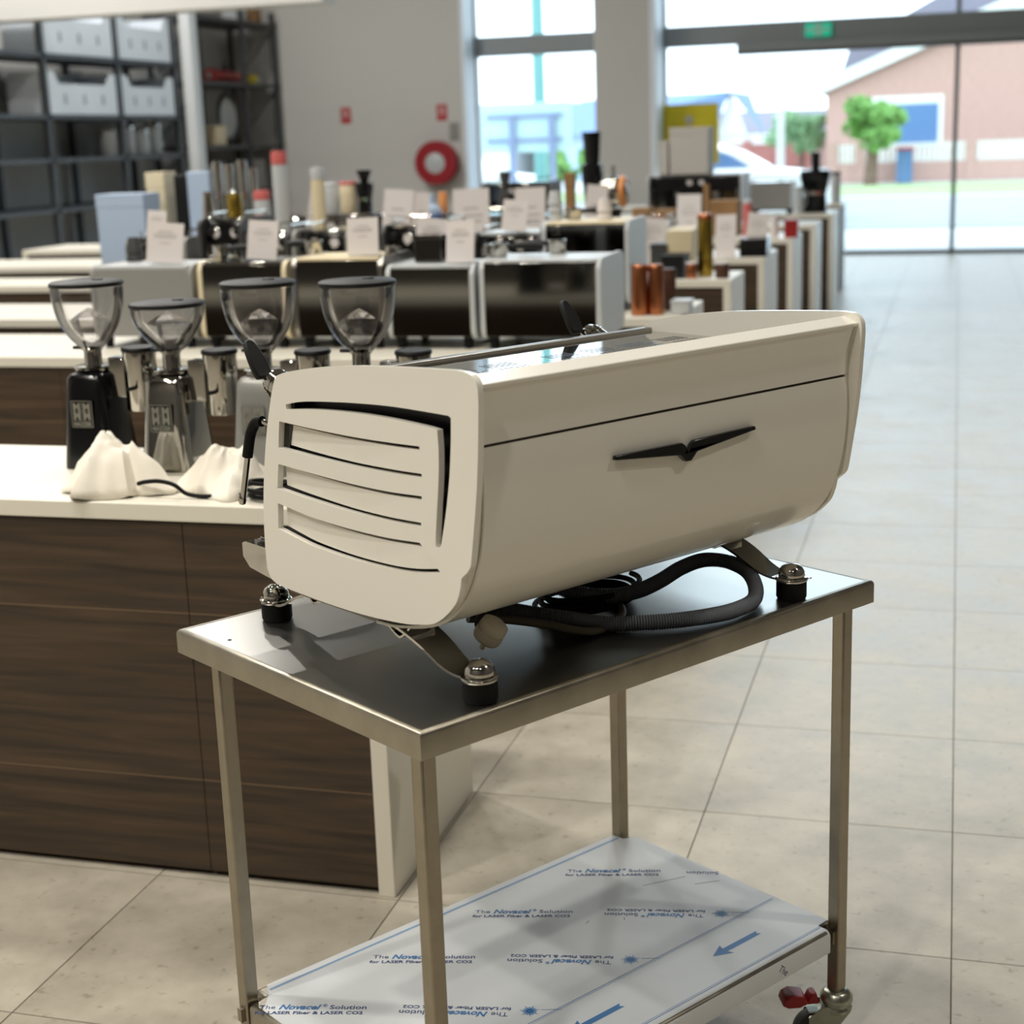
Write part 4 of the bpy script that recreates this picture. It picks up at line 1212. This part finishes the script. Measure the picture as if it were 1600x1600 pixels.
canister('rightmost of four slim steel shakers before the shelf rack', -3.988, -3.943, 8.500, 0.9005, 1.546, 'chrome', 'chrome', knob=False)
canister('tall white and red drum in front of the shelf rack corner', -3.724, -3.638, 8.220, 0.9005, 1.636, 'light_grey', 'pink', knob=False)
canister('pale jar right of the tall white and red drum', -3.490, -3.414, 8.220, 0.9005, 1.539, 'cream', 'light_grey')
carton('low black box near the end of the fifth counter row', -1.284, -1.116, 9.700, 0.9005, 1.012, 'black_gloss', .25, 'appliance', 'low_appliance', flaps=False)
card('white card left of the low black box', -1.436, -1.302, 9.680, 0.9005, 1.159, tilt=0.03, yaw=-0.23)
card('white card above the low black box', -1.307, -1.173, 10.120, 0.9005, 1.141, tilt=-0.12, yaw=0.16)
carton('white squat appliance on the fifth row beside the brass tube', -1.704, -1.560, 9.660, 0.9005, 1.084, 'cream', .2, 'appliance', 'white_appliance')
card('lilac card left of the thin wooden post, fifth row', -1.781, -1.620, 10.300, 0.9005, 1.264, tilt=0, yaw=-0.01)
card('small white card in the fifth row left part', -1.897, -1.751, 9.660, 0.9005, 1.146, tilt=-0.09, yaw=0.11)
coffee_machine('espresso machine with white back in the fifth row', -1.996, -1.753, 9.850, 0.9005, 1.124, 'light_grey', 'light_grey', 'mirror_steel', front=True)
carton('small red box near the end of the sixth counter row', -1.188, -1.093, 11.400, 0.9005, 1.025, 'red_plastic', .1)
canister('white cup left of the small red box', -1.299, -1.235, 11.450, 0.9005, 1.052, 'paper', 'paper', knob=False)
carton('brown carton on the sixth row, left part', -2.315, -2.180, 11.500, 0.9005, 1.124, 'wood_box', .2)
carton('brown carton on the sixth row, right neighbour', -2.151, -2.008, 11.500, 0.9005, 1.111, 'wood_box', .2)
tall_grinder('tall black column grinder before the grey column', -2.706, -2.551, 11.500, 0.9005, 1.689, 'black_gloss', neck=(.36,.44))
coffee_machine('dark steel espresso machine in the sixth row before the first window', -3.508, -2.962, 11.600, 0.9005, 1.335, 'dark_mirror', 'dark_grey', 'mirror_steel', front=True)
tall_grinder('small dark grinder below the first window, left part', -3.339, -3.239, 11.450, 0.9005, 1.422, 'dark_grey')
coffee_machine('big silver espresso machine carrying two cartons and overlapping the yellow poster', -2.493, -1.696, 13.000, 0.9005, 1.320, 'black_gloss', 'light_grey', 'light_grey', d=.5, rail=False, front=True)
carton('large grey carton on the big silver machine', -2.306, -1.982, 13.060, 1.3196, 1.700, 'carton', .3)
carton('lower grey carton left of the large one on the big silver machine', -2.399, -2.321, 13.060, 1.3196, 1.595, 'carton', .25)
carton('brown carton below the big silver machine, right part', -1.783, -1.564, 11.700, 0.9005, 1.158, 'wood_box', .25)
canister('red pepper mill right of the brown carton', -1.513, -1.447, 11.600, 0.9005, 1.167, 'pink', 'light_grey')
canister('thin wooden post standing behind the brass tube', -1.784, -1.742, 11.500, 0.9005, 1.288, 'wood_box', 'wood_box', knob=False)
coffee_machine('grey espresso machine with cups on top near the shopfront', -1.858, -1.459, 14.700, 0.9005, 1.193, 'grey_paint', 'light_grey', 'mirror_steel')
tall_grinder('black grinder with a slim neck at the end of the eighth row', -1.408, -1.126, 14.750, 0.9005, 1.445, 'black_gloss', neck=(.14,.15))
jug('white jug beside the black slim-neck grinder', -1.439, -1.347, 14.620, 0.9005, 1.143, 'light_grey')
canister('brown and white canister at the end of the last row', -1.257, -1.160, 16.600, 0.9005, 1.219, 'light_grey', 'brown', knob=False)
portafilter('loose portafilter left of the card on the slim steel machine', -2.813, 5.700, 1.2361, 0.40)
portafilter('loose portafilter on the pale-topped machine, left of its card', -2.424, 5.720, 1.2482, 2.60)
portafilter('loose portafilter on the wide chrome-topped machine, left end', -1.643, 5.640, 1.2315, 0.30)
portafilter('loose portafilter on the wide chrome-topped machine, middle', -1.456, 5.780, 1.2315, 2.90)
portafilter('loose portafilter on the dark machine with the white side', -1.661, 6.950, 1.2957, 0.20)
cups('stack of white cups on the dark machine with the white side, right part', -1.514, 6.900, 1.2957, 2, 'paper')
cups('stack of white cups on the dark machine with the white side, left part', -1.754, 6.950, 1.2957, 3, 'light_grey')
cups('stack of dark cups on the grey boxy machine', -3.228, 5.750, 1.2263, 2, 'dark_grey')
t = thing('globe_brewer', 'round chrome globe brewer with a copper side and black base', 'coffee maker', (-1.805, 8.45, .9005))
MB().lathe([(0, 0), (.06, 0), (.062, .02), (.045, .06), (.035, .3), (.05, .37), (0, .37)], n=22).build('base', 'black_gloss', t, smooth=40)
MB().lathe([(.085 * math.sin(math.pi * k / 14), .46 - .085 * math.cos(math.pi * k / 14)) for k in range(15)], n=26).build('globe', 'chrome', t, smooth=60)
MB().lathe([(.06, 0), (.085, .012), (.085, .03), (.06, .042)], (.035, 0, .46), 24, 'x').build('copper_side', 'orange', t, smooth=40)
MB().cyl((0, 0, .54), (0, 0, .6), .018, .014, 14).build('spout', 'grey_paint', t, smooth=40)
t = thing('toy_ball', 'blue and white ball-shaped tin behind the price cards', 'tin', (-2.869, 8.5, 1.2005))
MB().lathe([(.06 * math.sin(math.pi * k / 12), .06 - .06 * math.cos(math.pi * k / 12)) for k in range(7)], n=22).build('lower_half', 'blue', t, smooth=60)
MB().lathe([(.06 * math.sin(math.pi * k / 12), .06 - .06 * math.cos(math.pi * k / 12)) for k in range(6, 13)], n=22).build('upper_half', 'pale_blue', t, smooth=60)
MB().lathe([(0, .119), (.02, .119), (.02, .17), (0, .172)], n=16).build('neck', 'pale_blue', t, smooth=40)

# ================================================================== THINGS ON THE FAR WALL
t = thing('fire_hose_reel', 'red fire hose reel mounted on the grey wall left of the first window', 'hose reel', (-6.89, Y_W - .16, 1.37))
MB().lathe([(.14, -.09), (.285, -.09), (.295, -.08), (.295, -.06), (.28, -.055), (.14, -.05)], n=40, axis='y').build('front_disc', 'red_reel', t, smooth=40)
MB().lathe([(.14, .05), (.28, .055), (.295, .06), (.295, .08), (.285, .09), (.14, .09)], n=40, axis='y').build('rear_disc', 'red_reel', t, smooth=40)
hs = []
for k in range(5 * 30):
    a = 2 * math.pi * k / 30
    hs.append((.235 * math.cos(a), -.04 + .08 * k / 150, .235 * math.sin(a)))
MB().tube(hs, .016, 8).build('hose', 'black_rubber', t, smooth=60)
MB().lathe([(0, -.1), (.1, -.1), (.12, -.088), (.12, .1), (0, .1)], n=28, axis='y').build('hub', 'light_grey', t, smooth=40)
MB().lathe([(.118, -.088), (.148, -.0885), (.148, -.084)], n=32, axis='y').build('hub_ring', 'light_grey', t, smooth=40)
MB().box(-.05, .05, .08, .16, -.06, .06).build('wall_bracket', 'red_reel', t)
def wall_sign(label, x, z, w, h):
    s = thing('fire_sign', label, 'sign', (x, Y_W - .001, z))
    MB().box(-w / 2, w / 2, -.006, 0, -h / 2, h / 2).build('plate', 'red_sign', s)
    MB().lathe([(.018, -.008), (.034, -.008), (.034, -.006)], (0, 0, h * .18), 18, 'y').build('reel_symbol', 'paper', s)
    MB().box(-w * .36, w * .36, -.008, -.006, -h * .12, -h * .06).build('caption_bar', 'paper', s)
    return s
wall_sign('red fire equipment sign on the grey wall near the shelf rack', -8.25, 2.05, .15, .215)
wall_sign('red fire equipment sign above the hose reel', -6.84, 2.04, .15, .215)
tag(MB().box(-6.74, -6.6, Y_W - .014, Y_W - .001, 1.66, 1.9).build('notice_plate', 'grey_paint', bevel=.003), 'small grey notice plate between hose reel and window jamb', 'sign')
t = thing('exit_sign', 'green emergency exit sign with running figure and arrows on the shopfront transom', 'sign', (-1.80, Y_W + .42, 2.898))
MB().box(-.165, .165, -.03, .03, -.085, .085).build('housing', 'green_lit', t, bevel=.006)
MB().box(-.05, .05, -.034, -.03, -.07, .07).build('pictogram_field', 'paper', t)
fig = MB()
fig.lathe([(0, -.003), (.012, -.003), (.012, 0)], (.006, -.035, .045), 12, 'y')
for a, b in (((.004, .03), (-.008, -.008)), ((-.008, -.008), (.016, -.03)), ((.016, -.03), (.012, -.06)), ((-.008, -.008), (-.03, -.035)), ((-.03, -.035), (-.044, -.032)), ((.004, .024), (.03, .01)), ((.002, .024), (-.024, .012))):
    fig.tube([(a[0], -.036, a[1]), (b[0], -.036, b[1])], .006, 6)
fig.build('running_figure', 'green_lit', t)
for s in (-1, 1):
    MB().prism([(s * .145, 0), (s * .11, .035), (s * .11, .012), (s * .075, .012), (s * .075, -.012), (s * .11, -.012), (s * .11, -.035)], -.034, -.03, 'y').build('arrow', 'paper', t)
t = thing('yellow_poster', 'yellow poster with a grey round mark on the shopfront glass', 'poster', (-3.485, Y_W + .42, 1.655))
MB().box(-.385, .385, -.004, .004, -.42, .37).build('sheet', 'yellow', t)
MB().lathe([(.0, -.007), (.055, -.007), (.055, -.004)], (-.01, 0, .17), 22, 'y').build('round_mark', 'carton', t)
MB().box(-.03, .01, -.007, -.004, .02, .14).build('mark_stem', 'carton', t)
MB().box(-.385, .385, .004, .03, .36, .375).build('hanging_rail', 'alu', t)

# ================================================================== SHELF RACKS ALONG THE LEFT WALL
RX0, RX1 = -9.88, -9.17
def rack(label, y0, y1, levels, posts, shelf_m='rack', post_m='rack', top=3.45):
    t = thing('storage_rack', label, 'rack', (RX1, y0, 0), 0, 'storage racks along the left wall')
    for y in posts:
        for x in (RX0 - RX1 + .03, -.03):
            MB().box(x - .03, x + .03, y - y0 - .03, y - y0 + .03, 0, top).build('post', post_m, t)
    for z in levels:
        MB().box(RX0 - RX1, 0, 0, y1 - y0, z - .05, z).build('shelf', shelf_m, t)
    for z0, z1 in zip(levels[:-1], levels[1:]):
        for y in (posts[0], posts[-1]):
            yy = y - y0
            MB().strip([(RX0 - RX1 + .03, yy, z0), (-.03, yy, z1 - .05)], .03, .006, (0, 1, 0)).build('brace', 'rack', t)
    return t
rack('dark steel storage rack at the far end of the left wall', 18.3, 20.78, [.5, 1.1, 1.7, 2.5, 3.3], (18.36, 19.72, 20.72))
rack('dark steel storage rack holding white parts bins', 13.0, 17.8, [.5, 1.1, 1.62, 2.07, 2.69], (13.06, 14.83, 16.36, 17.74))
struct(MB().box(RX1 - .02, RX1 + .12, 17.93, 18.12, 0, HC).build('trim_1', 'white_wall'))
mark = text_mesh('bin_mark', 'S', .13, .001, align='CENTER', bold=.004)
def parts_bin(label, y0, y1, z0, h):
    t = thing('parts_bin', label, 'bin', (RX1 - .02, y0, z0), 0, 'white parts bins on the rack')
    L_ = y1 - y0
    D = .5
    MB().box(-D, 0, 0, L_, .0, .02).build('bottom', 'bin_white', t)
    for yy in (0, L_ - .02):
        MB().box(-D, -.016, yy, yy + .02, .02, h).build('side_wall', 'bin_white', t)
    MB().box(-D, -D + .015, .02, L_ - .02, .02, h).build('rear_wall', 'bin_white', t)
    MB().prism([(0, .02), (L_, .02), (L_, h), (L_ - .12, h), (L_ - .2, h * .72), (.2, h * .72), (.12, h), (0, h)], -.015, 0, 'x').build('front_wall', 'bin_white', t)
    for k in range(3):
        o = link('bin_mark', mark, 'bin_mark', t)
        o.location = (.002, L_ * (.22 + .28 * k), h * .26); o.rotation_euler = (R(90), 0, R(90))
    return t
k = 0
for zi, (z0, h) in enumerate(((2.6905, .5), (2.0705, .44))):
    for (a, b) in ((16.43, 17.66), (14.9, 16.29)):
        parts_bin(('upper' if zi == 0 else 'lower') + (' white parts bin at the far end' if a > 16 else ' white parts bin nearer the camera') + ' of the bin rack', a, b, z0, h)
# goods on the racks
t = thing('fire_extinguisher', 'red cylinder lying on the dark rack shelf', 'cylinder', (-9.45, 19.2, 2.5005))
MB().cyl((0, 0, .09), (0, .62, .09), .088, .088, 22).build('cylinder', 'red_plastic', t, smooth=40)
MB().cyl((0, .62, .09), (0, .86, .09), .085, .06, 22).build('labelled_end', 'pink', t, smooth=40)
MB().cyl((0, -.07, .09), (0, 0, .09), .03, .05, 14).build('valve', 'zinc', t, smooth=40)
MB().box(-.015, .015, .44, .5, .17, .26).build('handle', 'black_matte', t)
carton('small yellow carton right of the red cylinder on the rack', -9.5, -9.3, 20.15, 2.5005, 2.62, 'yellow', .2)
carton('white carton at the right end of the rack shelf with the red cylinder', -9.5, -9.35, 20.45, 2.5005, 2.6, 'light_grey', .15)
carton('orange-brown carton on the topmost rack shelf', -9.5, -9.25, 20.3, 3.3005, 3.55, 'wood_box', .2)
carton('pale carton on the topmost rack shelf', -9.55, -9.3, 19.9, 3.3005, 3.52, 'light_grey', .25)
t = thing('round_frame', 'dark oval hoop standing on the rack shelf below the red cylinder', 'hoop', (-9.4, 19.55, 1.7205))
MB().tube([(0, .28 * math.cos(2 * math.pi * k / 32), .33 + .32 * math.sin(2 * math.pi * k / 32)) for k in range(32)], .028, 10, True).build('hoop', 'dark_grey', t, smooth=60)
MB().lathe([(0, .0), (.25, .0), (.25, .012), (0, .012)], (-.006, 0, .33), 30, 'x').build('disc', 'light_grey', t, smooth=40)
carton('wooden plank-like carton standing at the near end of the far rack', -9.42, -9.34, 18.5, 1.7005, 2.2, 'wood_box', .16, flaps=False)
carton('cream carton on the far rack next to the oval hoop', -9.5, -9.25, 18.9, 1.7005, 1.95, 'cream', .25)
carton('grey carton on the lower shelf of the far rack', -9.6, -9.25, 19.8, 1.1005, 1.5, 'grey_paint', .5)
carton('white carton on the lower shelf of the far rack', -9.6, -9.25, 18.6, 1.1005, 1.45, 'light_grey', .6)
for k, (y, z, r, h, lab) in enumerate(((16.6, 1.6205, .1, .34, 'leftmost steel pot on the bin rack'), (16.9, 1.6205, .11, .3, 'second steel pot on the bin rack'), (17.25, 1.6205, .1, .36, 'third steel pot on the bin rack, beside the white upright'), (16.2, 1.6205, .1, .3, 'steel pot on the bin rack nearest the camera'))):
    canister(lab, -9.45, -9.45 + 2 * r, y, z, z + h, 'light_grey', 'chrome', 'pot', 'steel_pot')

# ================================================================== OUTSIDE
M['verge'] = mat('pale_grass', (150, 170, 120), .9, var=.1, vscale=3)
M['asphalt'] = mat('pale_asphalt', (150, 154, 158), .8, var=.05, vscale=2)
M['footpath'] = mat('concrete_footpath', (196, 198, 198), .8, var=.03, vscale=2)
M['brick'] = mat('brick_wall', (186, 150, 138), .85, var=.12, vscale=6, stretch=(1, 1, 4))  # brick tones paled, outdoor haze put into the colour
M['red_brick'] = mat('red_brick_fence', (170, 112, 104), .85, var=.12, vscale=6, stretch=(1, 1, 4))
M['roof_grey'] = mat('grey_roof_tiles', (132, 128, 138), .8, var=.06, vscale=5)
M['roof_blue'] = mat('blue_grey_roof_tiles', (112, 138, 176), .7, var=.05, vscale=5)
M['render_white'] = mat('white_render', (222, 224, 218), .8)
M['leaf'] = mat('leaf_green', (122, 168, 88), .7, var=.25, vscale=2)  # leaf greens lightened, haze put into the colour
M['leaf2'] = mat('grey_green_leaf', (142, 180, 134), .7, var=.2, vscale=2)
M['bark'] = mat('bark', (120, 96, 84), .9)
M['car_white'] = mat('white_car_paint', (236, 236, 232), .25, coat=.6)
M['car_glass'] = mat('car_window', (96, 128, 168), .1)
M['sign_back'] = mat('pale_teal_sign_back', (196, 226, 224), .6)
M['sign_frame'] = mat('blue_grey_sign_frame', (136, 152, 186), .6)
M['teal_pole'] = mat('teal_pole_paint', (112, 168, 164), .6)
struct(MB().box(-40, 30, Y_W + .62, 90, -.3, -.02).build('ground_outside', 'footpath'))
struct(MB().box(-40, 30, 27, 39, -.02, -.005).build('road', 'asphalt'))
struct(MB().box(-40, 30, 40, 47.5, -.02, .0).build('verge', 'verge'))
# brick house with a white barge board
t = thing('brick_house', 'brick gable house with white barge boards across the street', 'house', (-4.1, 52, 0))
MB().prism([(0, 0), (11, 0), (11, 2.95), (5.5, 5.1), (0, 2.95)], 0, .3, 'y').build('gable_wall', 'brick', t)
MB().box(0, .3, .3, 9, 0, 2.95).build('side_wall', 'brick', t)
for s, (a, b) in enumerate((((-.35, 2.72), (5.5, 5.05)), ((11.35, 2.72), (5.5, 5.05)))):
    MB().prism([a, b, (b[0], b[1] + .3), (a[0], a[1] + .3)], -.25, 9, 'y').build('roof_slope', 'roof_grey', t)
    MB().prism([(a[0], a[1] - .08), (b[0], b[1] - .08), (b[0], b[1] + .32), (a[0], a[1] + .32)], -.32, -.25, 'y').build('barge_board', 'render_white', t)
f = MB().box(1.35, 3.6, -.06, 0, 1.0, 2.55).build('window_frame', 'render_white', t)
MB().box(1.5, 3.45, -.08, -.06, 1.1, 2.3).build('window_pane', 'car_glass', f)
t = thing('tiled_upper_roof', 'grey tiled roof rising behind the brick gable', 'house', (-4.2, 58, 0))
MB().box(.3, 14, .5, 7, 0, 3.2).build('wall', 'brick', t)
MB().prism([(0, 3.2), (8, 3.2), (8, 8.4), (.4, 4.4)][::-1], 0, 8, 'y').build('roof', 'roof_grey', t)
# pale gable house and long roof
t = thing('pale_gable_house', 'house with a blue-grey roof and a white gable behind the yellow poster', 'house', (-9.1, 62, 0))
MB().box(-7, 1.1, 0, 8, 0, 1.5).build('wall', 'render_white', t)
MB().prism([(-.05, 1.5), (1.15, 1.5), (.56, 3.14)], -.05, .25, 'y').build('gable', 'render_white', t)
MB().add([(-7, -.4, 1.45), (-.1, -.4, 1.45), (.56, -.4, 3.15), (-6, 3, 3.1), (-7, 6, 1.45), (1.2, 6, 1.45), (.56, 6, 3.15)], [(0, 1, 2, 3), (0, 3, 4), (3, 2, 6, 4), (2, 5, 6)]).build('roof', 'roof_blue', t)
t = thing('long_roof_house', 'long low house with a mauve-grey roof far across the street', 'house', (-10.5, 70, 0))
MB().box(.3, 7, 0, 6, 0, 1.3).build('wall', 'brick', t)
MB().prism([(-.4, 1.2), (3, 2.5), (6.4, 1.2)], 0, 7, 'x').build('roof', 'roof_grey', t)
t = thing('blue_roof_house', 'pale blue roofed house seen at the right edge of the first window', 'house', (-15.5, 60, 0))
MB().box(0, 5, 0, 6, 0, 1.7).build('wall', 'pale_blue', t)
MB().prism([(-.4, 1.7), (3, 3.0), (6.4, 1.7)], -.4, 5.4, 'x').build('roof', 'roof_blue', t)
t = thing('distant_house', 'pale house seen at the left edge of the first window', 'house', (-19.4, 60, 0))
MB().box(0, 2.6, 0, 6, 0, 1.7).build('wall', 'render_white', t)
MB().prism([(-.4, 1.7), (3, 2.9), (6.4, 1.7)], -.4, 3, 'x').build('roof', 'roof_blue', t)
# brick fence
t = thing('brick_fence', 'red brick garden fence behind the white car', 'fence', (-8.6, 58, 0))
MB().box(0, 3.4, 0, .25, 0, 1.1).build('wall', 'red_brick', t)
for k in range(4): MB().box(k * 1.05, k * 1.05 + .3, -.05, .3, 0, 1.3).build('pier', 'red_brick', t)
MB().box(0, 3.4, -.03, .28, 1.1, 1.16).build('coping', 'red_brick', t)
# picket fence on a brick base
t = thing('picket_fence', 'white picket fence on a low brick base in front of the brick house', 'fence', (-3.8, 49, 0))
MB().box(0, 9, 0, .25, 0, .58).build('base', 'brick', t)
for z in (.66, 1.06): MB().box(0, 9, .1, .16, z - .03, z + .03).build('rail', 'render_white', t)
pk = MB().box(0, .09, .04, .09, .58, 1.14).mesh('picket'); pk.materials.append(M['render_white'])
for k in range(60):
    o = link('picket', pk, None, t); o.location = (k * .15, 0, 0)
for x in (0, .8, 4, 8.7): MB().box(x, x + .3, -.03, .28, 0, 1.2).build('pier', 'brick', t)
# trees
def tree(label, x, y, z, rx, rz, m, n, trunk_r, seed):
    t = thing('tree', label, 'tree', (x, y, 0))
    MB().tube([(0, 0, 0), (.05, 0, z * .5), (0, 0, z)], trunk_r, 8, rs=[trunk_r * 1.3, trunk_r, trunk_r * .7]).build('trunk', 'bark', t, smooth=60)
    rnd = random.Random(seed)
    cr_ = MB()
    blobs = [(rnd.uniform(-.75, .75), rnd.uniform(-.6, .6), rnd.uniform(-.6, .65), rnd.uniform(.3, .55)) for _ in range(11)]
    for k in range(n):
        while True:
            a, b, c = rnd.uniform(-1, 1), rnd.uniform(-1, 1), rnd.uniform(-1, 1)
            if a * a + b * b + c * c < 1: break
        bl = blobs[k % len(blobs)]
        p = Vector(((bl[0] + a * bl[3]) * rx, (bl[1] + b * bl[3]) * rx, z + (bl[2] + c * bl[3]) * rz))
        d = Vector((rnd.uniform(-1, 1), rnd.uniform(-1, 1), rnd.uniform(-1, 1))).normalized()
        e = d.orthogonal().normalized()
        s = rnd.uniform(.07, .14)
        cr_.add([p - d * s, p + e * s * .5, p + d * s, p - e * s * .5], [(0, 1, 2, 3)])
    o = cr_.build('crown', m, t)
    return t
tree('bright green tree in front of the brick house window', -2.45, 47.2, 1.75, .95, .75, 'leaf', 2600, .16, 3)
tree('grey-green bush left of the brick house', -5.2, 55, 1.55, .95, .65, 'leaf2', 1800, .08, 5)
tree('small green shrub seen below the pale sign board', -10.0, 40, .9, .45, .5, 'leaf', 700, .06, 8)
tree('small green shrub right next to it, below the pale sign board', -9.0, 40, .9, .4, .5, 'leaf', 700, .06, 9)
# poles
tag(MB().cyl((-5.33, 50, 0), (-5.33, 50, 3.45), .13, .1, 12).build('concrete_pole', 'footpath', smooth=40), 'short pale pole standing across the street', 'pole')
tag(MB().cyl((-7.83, 30, 0), (-7.83, 30, 7.5), .13, .11, 14).build('street_pole', 'teal_pole', smooth=40), 'tall teal street pole seen through the first window', 'pole')
# sign board seen from behind
t = thing('sign_board', 'pale teal sign board seen from behind through the first window', 'sign', (-7.33, 27, 0))
MB().box(-.84, .84, 0, .03, 1.42, 2.26).build('panel', 'sign_back', t)
for x in (-.22, .5): MB().box(x - .05, x + .05, -.07, 0, 0, 2.06).build('post', 'sign_frame', t)
for z in (1.62, 2.03): MB().box(-.68, .68, -.04, 0, z - .035, z + .035).build('rail', 'sign_frame', t)
# cars
def car(label, x, y, rz, m='car_white'):
    t = thing('parked_car', label, 'car', (x, y, 0), rz)
    body = [(-2.2, .45), (-2.25, .75), (-2.1, .95), (-1.5, 1.0), (1.0, .98), (1.9, .88), (2.2, .7), (2.25, .45), (2.1, .28), (-2.1, .28)]
    MB().prism(body, -.86, .86, 'y').build('body', m, t, bevel=.06, seg=3)
    cab = [(-1.75, .97), (-1.2, 1.36), (-.7, 1.46), (.1, 1.44), (.6, 1.28), (1.15, .97)]
    MB().prism(cab, -.72, .72, 'y').build('cabin', m, t, bevel=.05, seg=3)
    for s in (-1, 1):
        MB().prism([(-1.45, 1.0), (-1.1, 1.3), (-.35, 1.37), (-.35, 1.0)], s * .725 - .01, s * .725 + .01, 'y').build('side_window', 'car_glass', t)
        MB().prism([(-.28, 1.0), (-.28, 1.37), (.1, 1.36), (.5, 1.23), (.88, 1.0)], s * .725 - .01, s * .725 + .01, 'y').build('side_window', 'car_glass', t)
    for wx in (-1.35, 1.4):
        for s in (-1, 1):
            w = MB().lathe([(0, -.1), (.2, -.1), (.32, -.09), (.33, 0), (.32, .09), (.2, .1), (0, .1)], (wx, s * .8, .33), 22, 'y').build('wheel', 'black_rubber', t, smooth=40)
    return t
car('white car parked on the street behind the yellow poster', -4.55, 30, 0)
car('white car parked at the left, below the pale sign board', -10.5, 32, 0)
t = carton('wheelie bin with a red lid in front of the picket fence', -1.75, -1.3, 48.2, 0, .95, 'car_glass', .5, 'bin', 'wheelie_bin', flaps=False)
MB().box(-.25, .25, -.03, .53, .95, 1.02).build('lid', 'red_sign', t)
